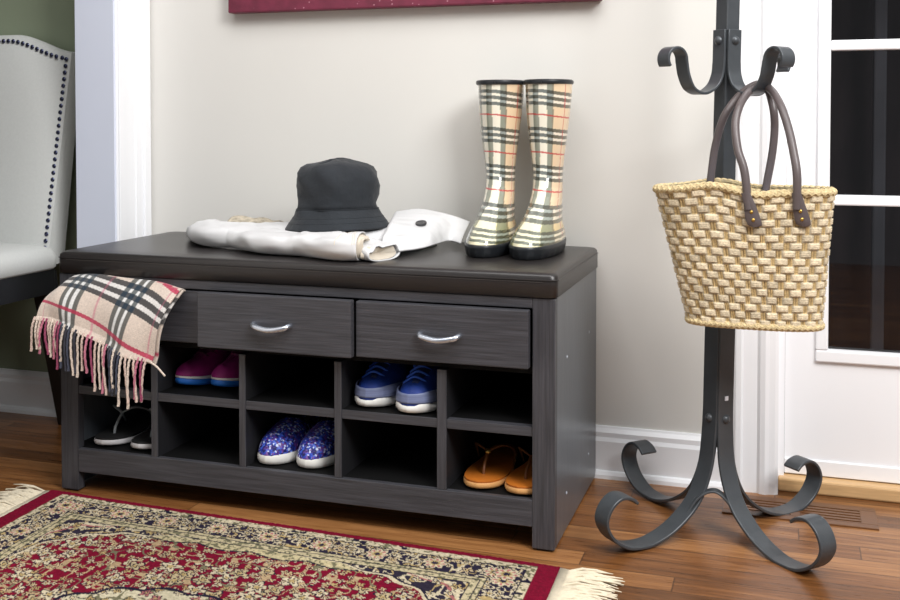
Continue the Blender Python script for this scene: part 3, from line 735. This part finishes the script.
# ------------------------------------------------------------------ scarf
def scarf():
    # corners of the hanging cloth (world), long lower edge left to right
    Pc = lambda px, py, y: atY(px, py, y)
    nu_, nv_ = 150, 100
    top = bez([Pc(66,284,-.462),Pc(75,277,-.458),Pc(100,276.5,-.456),Pc(132,280.5,-.455),Pc(160,284.5,-.455),Pc(181,290.5,-.453)],12)
    bot = bez([Pc(38,320,-.512),Pc(56,325,-.515),Pc(76,333,-.513),Pc(105,346,-.508),Pc(128,357,-.503),Pc(153,364,-.497)],12)
    tk = curve3(top); bk = curve3(bot)
    sc = thing('scarf', 'plaid wool scarf with fringe draped from leftmost drawer', 'scarf', Pc(100,300,-.455))
    O = sc.location
    rows = []; cols_ = []
    for j in range(nv_+1):
        v = j/nv_; r_ = []
        for i in range(nu_+1):
            u = i/nu_; p = tk(u).lerp(bk(u), v)
            bulge = .020*math.sin(PI*min(1,v*1.1+.02)*.9)
            p = p+Vector((-.2*bulge, -bulge*.9, bulge*.35))
            p += Vector((0,-.005,0))*math.sin(u*7+v*2.5)*v + Vector((0,-.003,.0))*math.sin(u*15-v*4)
            r_.append(p-O)
            # fabric coordinates: lower edge follows the long direction
            s = u*1.0; t = (1-v)
            cols_.append(scarf_col(s, t))
        rows.append(r_)
    # tuck: upper edge rolls back over the drawer front
    tuck = []
    for d_, z_ in ((.0,.0),):
        pass
    m_ = MB().grid(rows)
    cl = m_.build('cloth', M['scarf'], sc, cols=np.clip(cols_,0,255), solid=.0035, angle=180)
    # roll of cloth going back through the gap above the drawer
    rows2 = []; c2 = []
    for k, (dy, dz) in enumerate(((0,0),(.006,.0015),(.012,.000),(.019,-.004),(.026,-.008))):
        rr = []
        for i in range(nu_+1):
            u = i/nu_; p = rows[0][i]+Vector((0,dy,dz)); 
            rr.append(p); c2.append(scarf_col(u, 1+dy*4))
        rows2.append(rr)
    MB().grid(rows2).build('tucked_edge', M['scarf'], sc, cols=np.clip(c2,0,255), solid=.003, angle=180)
    # folded under-layer showing at the right edge
    rows3 = []; c3 = []
    for j in range(41):
        v = j/40; rr = []
        for i in range(13):
            u = i/12; e = rows[int(v*nv_)][nu_]
            p = e+Vector((-.032+.036*u, .009-.002*u, -.001-.004*u*v)); rr.append(p); c3.append(scarf_col(.93+.12*u, 1-v-.10*u))
        rows3.append(rr)
    MB().grid(rows3).build('under_fold', M['scarf'], sc, cols=np.clip(c3,0,255), solid=.003, angle=180)
    # fringe
    pal = [(214,190,178),(196,120,140),(60,60,70),(222,206,192),(150,70,100),(70,74,90),(226,214,200)]
    mats = [mat('fringe_yarn', c_, .95, bump=.6, bscale=900, var=.35, vscale=500) for c_ in pal]
    NT = 36
    for k in range(NT):
        u = .008+.955*k/(NT-1); i = int(u*nu_); p = rows[nv_][i]
        ln_ = (.084 if u < .55 else .092)*random.uniform(.78,1.1)*(.85 if u < .2 else 1)
        sw = random.uniform(-.010,.008); 
        fold = u > .95
        pts = bez([p+Vector((0,.001,.006)), p+Vector((sw*.2-.002,-.003,-.012)), p+Vector((sw*.5-.003,-.002+random.uniform(-.003,.003),-ln_*.5)), p+Vector((sw-.003,.002,-ln_))], 6)
        n_ = len(pts); pts = [q_+Vector((.0006*math.sin(i_*2.3),.0006*math.cos(i_*2.3),0)) for i_, q_ in enumerate(pts)]
        mt = mats[0]
        st_ = (u*10) % 1
        col_i = {0:0,1:3,2:0,3:1,4:4}[k % 5]
        if .27 < u < .42 or .66 < u < .82: col_i = [2,5,3][k % 3]
        MB().tube(pts, [.0023 if q_ < n_-2 else .0028 for q_ in range(n_)], 6).build('tassel', mats[col_i], sc)
    e = rows[nv_][nu_]
    MB().tube(bez([e+Vector((-.01,0,.004)), e+Vector((.012,-.004,-.004)), e+Vector((.032,-.004,-.022))],6), .0019, 6).build('tassel', mats[3], sc)
    return sc
def curve3(k): return lambda u: (lambda f: k[int(f)].lerp(k[min(int(f)+1,len(k)-1)], f-int(f)))(u*(len(k)-1))
def scarf_col(s, t):
    """s along the fringe edge 0..1, t height above fringe 0..1"""
    base = np.array([210,194,181.])
    mul = np.ones(3); wh = 0; tp = t+.40*s
    for c in (.885,1.025,1.165):
        if abs(tp-c) < .040: mul = mul*np.array([.33,.34,.36])
    for c in (.955,1.095):
        if abs(tp-c) < .030: wh = .6
    for c0 in (.31,.68):
        for c in (c0-.055,c0+.0,c0+.055):
            if abs(s-c) < .0165: mul = mul*np.array([.45,.48,.49])
        for c in (c0-.0275,c0+.0275):
            if abs(s-c) < .011: wh = max(wh,.75)
    col = base*(1-wh)+np.array([216,220,222.])*wh
    col = col*mul
    if mul[0] < .2: col = np.array([26,44,58.])
    if abs(tp-.46) < .030 or abs(tp-1.36) < .03: col = col*.2+np.array([172,34,66.])*.8
    if abs(s-.06) < .006 or abs(s-.495) < .006 or abs(s-.95) < .006: col = col*.6+np.array([190,90,116.])*.4
    return col
scarf()

# ------------------------------------------------------------------ shoes
OUT_T = [0,.015,.05,.11,.2,.3,.4,.55,.7,.82,.91,.965,.99,1]
OUT_W = [.0,.34,.60,.80,.95,1,.97,.82,.73,.71,.63,.44,.22,0]
def outline(L, Wd, n=64, skew=.05):
    t = [.5-.5*math.cos(PI*i/(n//2)) for i in range(n//2+1)]; w = np.interp(t, OUT_T, OUT_W)*Wd/2
    sk = lambda q: skew*Wd*math.sin(q*PI)
    R = [Vector((w[i]+sk(t[i]), (t[i]-.5)*L, 0)) for i in range(n//2+1)]
    Lf = [Vector((-w[i]+sk(t[i]), (t[i]-.5)*L, 0)) for i in range(n//2-1, 0, -1)]
    return R+Lf
def sole_mesh(L, Wd, h, spring=.0, bulge=.002, wave=0, heel=0, z0=0):
    base = outline(L, Wd); rings = []
    for f, g in ((0,-.004),(.06,-.001),(.4,bulge),(.8,bulge),(1,0),):
        r_ = []
        for k, p in enumerate(base):
            t = p.y/L+.5; sp_ = spring*max(0,(.28-t)/.28)**1.6
            dr = Vector((p.x, p.y*.5, 0)).normalized()*g
            hh = h*(1+heel*sstep(.5,.9,t)+wave*(.5+.5*math.sin(t*26+1))*sstep(.0,.06,t))
            r_.append(Vector((p.x+dr.x, p.y+dr.y, z0+sp_+hh*f)))
        rings.append(r_)
    return MB().loft(rings)
def upper_mesh(L, Wd, h0, HT, open0, open1, smax=.55, inset=.002, spring=0, colfn=None, ns=22):
    """dome over the outline; between stations open0..open1 the top is left open"""
    base = outline(L, Wd-inset*2, n=84); tt = [a for a, _ in HT]; hh = [b for _, b in HT]
    rows = []; cl = []
    for k in range(ns+1):
        r_ = []
        for p in base:
            t = p.y/L+.5
            cyc = min(max(p.y, (.10-.5)*L), (.93-.5)*L)
            w_ = float(sstep(open0-.05, open0+.06, t)*(1-sstep(open1+.03, open1+.12, t)))
            sm_ = 1-(1-smax)*w_
            s = k/ns*sm_; g = 1-math.cos(s*PI/2)**.85
            q_ = p.lerp(Vector((.02*Wd, cyc, 0)), g); t2 = q_.y/L+.5
            z = h0+spring*max(0,(.28-t)/.28)**1.6+(float(np.interp(t2, tt, hh))-h0)*math.sin(s*PI/2)**.9
            v = Vector((q_.x, q_.y, z)); r_.append(v)
            if colfn: cl.append(colfn(v, t2))
        rows.append(r_)
    return MB().grid(rows, closed=True), (np.clip(cl,0,255) if colfn else None)
def opening_dark(L, Wd, z, t0, t1):
    o = outline(L*(t1-t0), Wd*.62, 40); cy = ((t0+t1)/2-.5)*L
    return MB().add([(p.x, p.y+cy, z) for p in o], [tuple(range(len(o)))])
def place(root, px, py, z, L, rz, group, label):
    """toe tip above a point on a shelf"""
    p = atZ(px, py, z); d_ = Vector((math.sin(rz), -math.cos(rz), 0))
    root.location = (p.x-d_.x*L/2, max(p.y-d_.y*L/2, -.434+L/2*math.cos(rz)), z+.0003); root.rotation_euler = (0,0,rz); root['group'] = group; root['label'] = label
SZ1, SZ0 = .2205, .0905
# blue running shoes
def blue_shoe():
    L, Wd = .265, .087; r_ = thing('running_shoe','x','shoe')
    so = sole_mesh(L, Wd, .014, .004, .003, wave=.75, heel=.2).build('sole', M['sole'], r_, angle=60)
    HT = [(0,.026),(.05,.042),(.12,.051),(.22,.060),(.34,.074),(.46,.080),(.55,.076),(.7,.064),(.85,.068),(.95,.078),(1,.076)]
    u, _ = upper_mesh(L, Wd, .014, HT, .46, .90, .55, spring=.004); u.build('upper', M['blue_mesh'], r_, solid=.0025, angle=180)
    u2 = MB(); base = outline(L+.003, Wd+.0035, 84)
    rows = []
    for k in range(7):
        rr = []
        for p in base:
            t = p.y/L+.5; s = k/6*.30; g = 1-math.cos(s*PI/2)**.85
            q_ = p.lerp(Vector((0,p.y*.9,0)), g*.9); z = .018+.004*max(0,(.28-t)/.28)**1.6+k/6*.018*(1+.25*math.sin(t*9))
            rr.append(Vector((q_.x,q_.y,z)))
        rows.append(rr)
    u2.grid(rows, closed=True).build('overlay', M['blue_grey'], r_, solid=.0015, angle=180)
    tg_ = MB(); rows = []
    for k in range(13):
        v = k/12; y = (-.24+.24*v)*L; z = .058+.038*v-.012*v*v; w = .015+.008*v
        rows.append([Vector((w*c_, y+.003*c_*c_, z+.006*(1-c_*c_))) for c_ in (-1,-.6,-.2,.2,.6,1)])
    tg_.grid(rows).build('tongue', M['blue_dark'], r_, solid=.006, angle=180)
    vp = MB(); rows = []
    for k in range(15):
        v = k/14; t = .13+.33*v; w = .010+.014*v; zc = float(np.interp(t, [a_ for a_, _ in HT], [b_ for _, b_ in HT]))
        rows.append([Vector((.002+w*c_, (t-.5)*L-.004, zc+.0035-.010*c_*c_)) for c_ in (-1,-.6,-.2,.2,.6,1)])
    vp.grid(rows).build('throat_panel', M['blue_dark'], r_, solid=.002, angle=180)
    lc = MB()
    for k in range(5):
        v = k/4; y = (-.33+.27*v)*L; z = .056+.025*v
        lc.tube(bez([(-.026,y,z-.008),(0,y-.006,z+.007),(.026,y+.004,z-.008)],5), .0022, 6)
    lc.build('laces', M['blue_lace'], r_)
    MB().tube(bez([(-.007,L*.47,.070),(-.006,L*.49,.085),(.006,L*.49,.085),(.007,L*.47,.070)],5), .003, 6).build('heel_tab', M['blue_lace'], r_)
    return r_, L
b1, L = blue_shoe(); b2 = copy_tree(b1)
place(b1, 366, 409.5, SZ1, L, math.radians(0), 'blue running shoes in upper cubby', 'blue running shoe in upper cubby, left one of its pair')
place(b2, 407.5, 416, SZ1, L, math.radians(-1), 'blue running shoes in upper cubby', 'blue running shoe in upper cubby, right one of its pair')
# sparkly slip-ons
def glit_shoe():
    L, Wd = .235, .080; r_ = thing('slip_on_sneaker','x','shoe')
    sole_mesh(L, Wd, .020, .003, .002).build('sole', M['sole'], r_, angle=60)
    HT = [(0,.030),(.06,.047),(.15,.057),(.28,.066),(.40,.072),(.55,.066),(.7,.060),(.85,.062),(.95,.072),(1,.07)]
    pal = np.array([(40,70,190),(30,40,120),(120,70,170),(190,205,240),(20,24,60),(90,110,220),(150,110,190),(24,30,80)], float)
    def cf(v, t):
        h = (math.sin(round(v.x*420)*12.9898+round(v.y*380)*78.233+round(v.z*420)*37.7)*43758.5453) % 1
        return pal[int(h*8) % 8]
    L_, W_ = L, Wd
    u, cl = upper_mesh(L, Wd, .020, HT, .44, .86, .50, ns=30); u.build('upper', M['glit'], r_, solid=.002, angle=180)
    opening_dark(L, Wd, .03, .4, .97).build('insole', M['green_in'], r_)
    for s in (-1,1):
        g = MB(); g.grid([[Vector((s*(.026+.004*v), (.0+.04*u_)*L*1.6-.005, .056+.012*(1-v)+.004*u_)) for u_ in (0,.33,.66,1)] for v in (0,.5,1)])
        g.build('elastic_gore', M['black_fabric'], r_, solid=.002)
    return r_, L
g1, L = glit_shoe(); g2 = copy_tree(g1)
place(g1, 265.5, 466.5, SZ0, L, math.radians(-3), 'sparkly slip-ons in lower cubby', 'blue sparkly slip-on sneaker with white sole, left of pair')
place(g2, 305.5, 470.5, SZ0, L, math.radians(-1), 'sparkly slip-ons in lower cubby', 'blue sparkly slip-on sneaker with white sole, right of pair')
# pink running shoes
def pink_shoe():
    L, Wd = .235, .068; r_ = thing('running_shoe','x','shoe')
    sole_mesh(L, Wd, .013, .009, .002).build('sole', M['blue_sole'], r_, angle=60)
    sole_mesh(L, Wd+.002, .006, .009, .001, z0=.0125).build('midsole', M['sole'], r_, angle=60)
    HT = [(0,.026),(.06,.038),(.15,.046),(.28,.054),(.42,.070),(.55,.074),(.7,.062),(.85,.066),(.95,.076),(1,.074)]
    u, _ = upper_mesh(L, Wd, .018, HT, .5, .86, .62, spring=.009); u.build('upper', M['pink'], r_, solid=.0025, angle=180)
    tg_ = MB(); rows = []
    for k in range(9):
        v = k/8; y = (-.2+.24*v)*L; z = .050+.032*v; w = .016+.005*v
        rows.append([Vector((w*c_, y, z+.006*(1-c_*c_))) for c_ in (-1,-.5,0,.5,1)])
    tg_.grid(rows).build('tongue', M['plum'], r_, solid=.005, angle=180)
    lc = MB()
    for k in range(4):
        v = k/3; y = (-.2+.18*v)*L; z = .056+.022*v
        lc.tube(bez([(-.024,y,z-.008),(0,y-.005,z+.006),(.024,y+.004,z-.008)],5), .002, 6)
    lc.build('laces', M['plum'], r_)
    return r_, L
p1, L = pink_shoe(); p2 = copy_tree(p1)
place(p1, 179.5, 389, SZ1, L, math.radians(-8), 'magenta running shoes in upper cubby', 'magenta running shoe with blue sole, left of pair')
place(p2, 216, 391, SZ1, L, math.radians(-6), 'magenta running shoes in upper cubby', 'magenta running shoe with blue sole, right of pair')
# flip-flops and thong sandals
def thong(name, cat, L, Wd, foot, edge, strap_m, wide, spring, hgt):
    r_ = thing(name,'x',cat)
    sole_mesh(L, Wd, .011, spring, .001).build('sole', edge, r_, angle=60)
    sole_mesh(L, Wd-.003, .004, spring, .0, z0=.0108).build('footbed', foot, r_, angle=60)
    y0 = -.30*L; top = Vector((.0,y0+.035,.040+hgt))
    MB().tube(bez([(.0,y0,.012),(.0,y0+.006,.03),tuple(top)],6), .0028, 8).build('toe_post', strap_m, r_)
    sp_ = MB()
    for s in (-1,1):
        pts = bez([tuple(top), (s*.024,y0+.045,.050+hgt), (s*(Wd/2-.006),y0+.085,.036+hgt*.7), (s*(Wd/2-.004),y0+.115,.010)],8)
        k = len(pts); sp_.tube(pts, [wide*(.5+.5*math.sin(PI*min(1,.15+i/k))) for i in range(k)], 8, flat=.5, upv=(0,0,1))
    sp_.build('strap', strap_m, r_)
    return r_, L
f1, L = thong('flip_flop','flip-flop', .245, .083, M['foam'], M['foam_w'], M['strap'], .0055, .006, .012); f2 = copy_tree(f1)
place(f1, 102, 448.5, SZ0, L, math.radians(6), 'black flip-flops in corner cubby', 'black flip-flop with pale edge, left of pair')
place(f2, 138.5, 452.5, SZ0, L, math.radians(4), 'black flip-flops in corner cubby', 'black flip-flop with pale edge, half behind the divider')
s1, L = thong('thong_sandal','sandal', .245, .084, M['tanleather'], M['tansole'], M['brown'], .0035, .004, .008); s2_ = copy_tree(s1)
o_ = MB().dome((0,-.30*.245+.033,.049), .006, (0,-.6,1), .7); o_.build('stud', M['brass'], s1)
o_ = s1.children[-1].copy(); C.objects.link(o_); o_.parent = s2_
place(s1, 477, 491.5, SZ0, L, math.radians(2), 'tan sandals in lower right cubby', 'tan leather thong sandal, fully visible one of pair')
place(s2_, 517.5, 497, SZ0, L, math.radians(-3), 'tan sandals in lower right cubby', 'tan leather thong sandal, partly hidden by bench end panel')

# ------------------------------------------------------------------ rug
def rug():
    O = Vector((.0,-.4665,0)); U = Vector((1.066,-.0435,0)); Vv = Vector((.03,-.82,0))
    LU, LV = 1.066, .82
    rg = thing('oriental_rug', 'burgundy and cream floral rug with fringed ends before bench', 'rug', O)
    nu_, nv_ = 540, 330
    uu, vv = np.meshgrid(np.linspace(0,LU,nu_+1), np.linspace(0,LV,nv_+1))
    x = uu; y = vv
    red = np.array([124,14,44.]); cream = np.array([214,200,170.]); navy = np.array([34,30,52.]); tan = np.array([186,162,112.]); rose = np.array([176,110,110.]); sage = np.array([122,118,92.])
    col = np.zeros(x.shape+(3,)); col[:] = red
    def put(mask, c):
        m_ = np.clip(mask, 0, 1)[..., None]; col[:] = col*(1-m_)+c*m_
    def flowers(cell, seed, jit=.35):
        """nearest jittered flower centre -> distance, angle, hash"""
        gx_, gy_ = x/cell, y/cell; bd = np.full(x.shape, 9.); ba = np.zeros(x.shape); bh = np.zeros(x.shape)
        for dx_ in (-1,0,1):
            for dy_ in (-1,0,1):
                ix, iy = np.floor(gx_)+dx_, np.floor(gy_)+dy_
                h1 = np.sin(ix*127.1+iy*311.7+seed)*43758.5453; h1 -= np.floor(h1)
                h2 = np.sin(ix*269.5+iy*183.3+seed)*43758.5453; h2 -= np.floor(h2)
                cx_, cy_ = ix+.5+(h1-.5)*2*jit, iy+.5+(h2-.5)*2*jit
                d_ = np.hypot(gx_-cx_, gy_-cy_); m_ = d_ < bd
                bd = np.where(m_, d_, bd); ba = np.where(m_, np.arctan2(gy_-cy_, gx_-cx_), ba); bh = np.where(m_, h1, bh)
        return bd, ba, bh
    def floral(region, cell, seed, outlinec, petals, size=.42):
        d_, a_, h_ = flowers(cell, seed)
        rad = size*(.72+.28*np.cos(a_*np.where(h_ > .5, 5, 4)+h_*9))*(.75+.5*h_)
        put(region*(d_ < rad+.07), outlinec)
        for k, pc in enumerate(petals):
            put(region*(d_ < rad)*((h_*len(petals)).astype(int) == k), pc)
        put(region*(d_ < rad*.52), outlinec); put(region*(d_ < rad*.34), tan)
    mu = np.minimum(x, LU-x); mv = np.minimum(y, LV-y)
    # straight borders
    ex, ey = mu-.036, mv-.014          # distance inside the burgundy selvedge
    e = np.minimum(ex, ey)
    put((e > 0)*1., cream)
    spk = vnoise(x*230, y*230, 3)
    put((e > .0)*(e < .016)*(spk > .62), sage); put((e > .0)*(e < .016)*(vnoise(x*90,y*90,8) > .78), navy)
    put((e > .016)*(e < .019), navy)
    band = ((e > .019)*(e < .072))*1.
    put(band, np.array([44,38,58.]))
    n1 = vnoise(x*95, y*95, 1); n2 = vnoise(x*70+9, y*70, 2)
    put(band*(np.abs(n1-.5) < .085), cream); put(band*(np.abs(n2-.5) < .05), tan)
    floral(band, .0265, 11., navy, [cream, cream*.92, np.array([206,184,150.]), cream], .44)
    # regular rosettes along the border
    def rosettes(cx_, cy_, R):
        d_ = np.hypot((x-cx_), (y-cy_)); a_ = np.arctan2(y-cy_, x-cx_)
        rr = R*(.86+.14*np.cos(8*a_)); put((d_ < rr*1.12)*1., navy); put((d_ < rr)*1., cream); put((d_ < rr*.8)*(np.cos(8*a_) > .2), rose*1.05); put((d_ < rr*.5)*1., tan); put((d_ < rr*.3)*1., navy*1.2)
    for k in range(-4,5): rosettes(LU/2+k*.108, .014+.0455, .022)
    for k in range(-3,4): rosettes(.036+.0455, LV/2+k*.108, .022); rosettes(LU-.036-.0455, LV/2+k*.108, .022)
    for cx_ in (.0815, LU-.0815): rosettes(cx_, .0595, .024)
    put((e > .072)*(e < .0745), navy)
    put((e > .0745)*(e < .098), np.array([202,188,152.]))
    put((e > .0745)*(e < .098)*(spk > .6), sage); put((e > .0815)*(e < .0835), navy)
    put((e > .096)*(e < .098), navy)
    # field
    fld = (e >= .098)*1.; put(fld, red)
    vine = np.abs(vnoise(x*48, y*48, 21)-.5); put(fld*(vine < .055), np.array([186,160,124.]))
    vine = np.abs(vnoise(x*33+5, y*33, 22)-.5); put(fld*(vine < .030), sage)
    floral(fld, .021, 5., np.array([70,26,44.]), [cream, np.array([206,186,146.]), tan, cream*.95, np.array([190,176,140.])], .36)
    floral(fld*((vnoise(x*7,y*7,31) > .45)), .044, 17., navy, [cream, np.array([196,178,140.]), cream], .40)
    # corner spandrels, scalloped edge
    fx_, fy_ = ex-.098, ey-.098
    a_ = np.arctan2(fy_, fx_); 
    q = np.where((fx_ > 0)&(fy_ > 0), np.sqrt(np.maximum(fx_,0)/.30)+np.sqrt(np.maximum(fy_,0)/.20), 9)
    q = q+.06*np.sin(fx_*60)*np.sin(fy_*60+1)
    span = ((q < 1.0)*fld); put(((q < 1.07)*fld), cream); put(((q < 1.03)*fld), navy)
    put(span, np.array([48,42,58.]))
    ar = np.abs(vnoise(x*62,y*62,44)-.5)
    put(span*(ar < .10), cream); put(span*(np.abs(vnoise(x*38+3,y*38,45)-.5) < .05), tan); put(span*(np.abs(q-.62) < .05), cream); put(span*(np.abs(q-.70) < .02), rose)
    floral(span, .03, 23., navy, [cream, tan, cream], .36)
    # scalloped inner edge along long sides
    sc_ = .014+.012*np.abs(np.sin((x-LU/2)*PI/.11)); edge = fld*(fy_ < sc_)*(q >= 1.07)
    put(fld*(fy_ < sc_+.004)*(q >= 1.07), navy); put(edge, np.array([204,190,150.])); put(edge*(spk > .6), sage)
    # medallion
    mx_, my_ = (x-LU*.48)/.205, (y-.47)/.158
    r_ = np.hypot(mx_, my_); th_ = np.arctan2(my_, mx_); rr = r_/(1+.07*np.abs(np.sin(th_*8))+.0*r_)
    put((rr < 1.04)*1., navy); put((rr < 1.0)*1., np.array([212,202,172.]))
    md = (rr < 1.0)*1.
    put(md*(np.abs(vnoise(x*60,y*60,61)-.5) < .07), sage); floral(md, .03, 31., navy, [tan, cream, rose], .34)
    put((rr < .66)*1., navy); put((rr < .62)*1., tan); put((rr < .58)*1., np.array([58,48,66.]))
    m2 = (rr < .58)*1.; put(m2*(np.abs(vnoise(x*75,y*75,62)-.5) < .11), cream); floral(m2, .026, 37., navy, [cream, rose, tan], .4)
    put((rr < .3)*1., cream); put((rr < .26)*1., red)
    col *= (.9+.2*vnoise(x*300,y*300,70))[..., None]
    col *= (.86+.1*vnoise(x*6,y*6,71))[..., None]
    px_ = (uu/LU)[..., None]*np.array(U)+(vv/LV)[..., None]*np.array(Vv)
    z = .008+.0012*vnoise(x*220,y*220,80)+.002*vnoise(x*5,y*5,81)
    V3 = np.stack([px_[...,0], px_[...,1], z], -1).reshape(-1,3)
    me = bpy.data.meshes.new('pile')
    idx = np.arange((nu_+1)*(nv_+1)).reshape(nv_+1, nu_+1)
    F_ = np.stack([idx[:-1,:-1], idx[1:,:-1], idx[1:,1:], idx[:-1,1:]], -1).reshape(-1,4)
    me.from_pydata(V3.tolist(), [], F_.tolist()); me.update(); me.materials.append(M['rug'])
    at = me.color_attributes.new('Col','FLOAT_COLOR','POINT'); a4 = np.ones((len(V3),4)); a4[:,:3] = lin_np(np.clip(col.reshape(-1,3),0,255)); at.data.foreach_set('color', a4.ravel())
    me.polygons.foreach_set('use_smooth', [True]*len(me.polygons))
    o = bpy.data.objects.new('pile', me); C.objects.link(o); o.parent = rg
    # backing with bound edges
    e_ = MB(); k_ = lambda u, v, z_: Vector((u*U.x+v*Vv.x, u*U.y+v*Vv.y, z_))
    e_.loft([[k_(-.001,-.003,z_),k_(1.001,-.003,z_),k_(1.001,1.003,z_),k_(-.001,1.003,z_)] for z_ in (.0005,.0078)]).build('backing', M['rug_edge'], rg, smooth=False)
    # fringes
    for side in (0, 1):
        f = MB(); s = -1 if side == 0 else 1; n_ = 150
        # woven heading
        f.loft([[k_(side-s*.002,v,.001), k_(side-s*.002,v,.0085), k_(side+s*.017,v,.0065), k_(side+s*.02,v,.001)] for v in (0,.25,.5,.75,1)])
        for k in range(n_):
            v = (k+.5)/n_; b0 = k_(side+s*.014, v, .005)
            for q_ in range(3):
                ln_ = random.uniform(.062,.096); dr = random.uniform(-.022,.022); h_ = random.uniform(.003,.012)
                f.tube([b0, b0+Vector((s*ln_*.35, dr*.3, h_*.6)), b0+Vector((s*ln_*.7, dr*.8, h_*.5-.001)), b0+Vector((s*ln_, dr*1.3, -.003+random.uniform(0,.004)))], [.0022,.0024,.002,.0008], 4, caps=False)
        fo = f.build('fringe', M['fringe'], rg, angle=180); tag(fo, kind='stuff')
rug()

# ------------------------------------------------------------------ upholstered chair
def chair():
    ch = thing('upholstered_chair', 'grey linen dining chair with nailhead trim in green room', 'chair', (-.505,-.25,0))
    O = ch.location
    HWt, HWb = .238, .222
    def topz(x):   # camel back
        u = abs(x)/.24
        return .985-.048*float(sstep(.18,.98,u))+.004*max(0,u-.85)
    nx, nz = 48, 44
    def front_y(z): return -.118+.085*((z-.42)/.56)     # reclined
    def thick(z): return .062-.022*((z-.42)/.56)
    def sheet(yoff, inset, back=False):
        rows = []
        for j in range(nz+1):
            v = j/nz; rr = []
            for i in range(nx+1):
                u = -1+2*i/nx; hw = HWb+(HWt-HWb)*v
                x = u*(hw-inset); zt = topz(x)-inset
                z = .415+(zt-.415)*v
                puff = .020*(1-abs(u)**4)*(1-abs(2*v-1)**4) if not back else -.006*(1-u*u)
                y = front_y(z)+(thick(z) if back else 0)-(puff if not back else puff)
                rr.append(Vector((x, y, z))-Vector((0,O.y,0)))
            rows.append(rr)
        return rows
    fr = sheet(0, .004); bk = sheet(0, .004, True)
    m_ = MB().grid(fr); m_.grid([r[::-1] for r in bk])
    # edge band joining front and back
    def loop(s): return [r[-1] for r in s]+s[-1][::-1][1:]+[r[0] for r in s[::-1]][1:]+s[0][1:-1]
    lf, lb = loop(fr), loop(bk)
    cf_ = sum(lf, Vector())/len(lf)
    mid = [(a+b)/2+((a+b)/2-cf_).normalized()*.004 for a, b in zip(lf, lb)]
    m_.grid([[*lf],[*mid],[*lb]], closed=True)
    bo = m_.build('backrest', M['linen'], ch, angle=50)
    # nailheads along both sides and the top
    base = MB().dome((0,0,0), .0058, (0,-1,0), .55, 10, 3).build('nailhead', M['nail'], bo)
    pts = []
    zz = .45
    hwz = lambda z: HWb+(HWt-HWb)*((z-.415)/.56)
    zs2 = np.arange(.455,.925,.0165)
    for z in zs2: pts.append((hwz(z)-.014, z)); 
    for x in np.arange(-.21,.2101,.0150): pts.append((x, topz(x)-.018))
    for z in zs2[::2][:0]: pts.append((-(hwz(z)-.014), z))
    for k, (x, z) in enumerate(pts):
        y = front_y(z)-.0035-(.004 if abs(x) < .2 else 0)
        o = base if k == 0 else base.copy()
        if k: C.objects.link(o); o.parent = bo
        o.location = (x, y-O.y, z)
    # seat
    def ring(z, ins, r=.03, n=6):
        x0,x1,y0,y1 = -.235+ins,.235-ins,-.30+ins,.155-ins
        out = []
        for cx,cy,a0 in ((x1-r,y1-r,0),(x0+r,y1-r,PI/2),(x0+r,y0+r,PI),(x1-r,y0+r,1.5*PI)):
            for i in range(n+1):
                q_ = a0+PI/2*i/n; out.append(Vector((cx+r*math.cos(q_), cy+r*math.sin(q_), z)))
        return out
    MB().loft([ring(.404,.002),ring(.410,-.003),ring(.435,-.004),ring(.452,.004),ring(.462,.022),ring(.467,.06),ring(.469,.12)]).build('seat', M['linen'], ch, angle=180)
    MB().loft([ring(.345,.004,.012),ring(.404,.004,.012)]).build('seat_frame', M['dark_wood'], ch, angle=40)
    def leg(p0, p1, w0, w1):
        return MB().loft([[Vector(p)+Vector((a_*w/2,b_*w/2,0)) for a_, b_ in ((-1,-1),(1,-1),(1,1),(-1,1))] for p, w in ((p0,w0),(p1,w1))]).build('leg', M['dark_wood'], ch, smooth=False, bevel=.003)
    for sx in (-1,1):
        leg((sx*.205,-.27,.35),(sx*.205,-.27,0),.044,.03)
        leg((sx*.205,.13,.40),(sx*.205,.215,0),.046,.032)
    return ch
chair()

# ------------------------------------------------------------------ light
def area(name, loc, target, sx, sy, power, col=(1,1,1)):
    l = bpy.data.lights.new(name, 'AREA'); l.shape = 'RECTANGLE'; l.size = sx; l.size_y = sy; l.energy = power; l.color = col
    o = bpy.data.objects.new(name, l); C.objects.link(o); o.location = loc
    o.rotation_euler = (Vector(target)-Vector(loc)).to_track_quat('-Z','Y').to_euler(); return o
area('key_light', (2.9,-2.0,2.5), (.95,-.2,.5), 1.1, 1.1, 88, (1,.99,.975))
area('bounce_light', (1.3,-1.75,3.3), (1.0,-.25,.4), 2.6, 1.5, 76, (1,.99,.98))
w = bpy.data.worlds.new('world'); bpy.context.scene.world = w; w.use_nodes = True
w.node_tree.nodes['Background'].inputs[0].default_value = (.92,.95,1,1); w.node_tree.nodes['Background'].inputs[1].default_value = .24
vs_ = bpy.context.scene.view_settings; vs_.view_transform = 'Standard'; vs_.look = 'None'; vs_.exposure = 0; vs_.gamma = 1
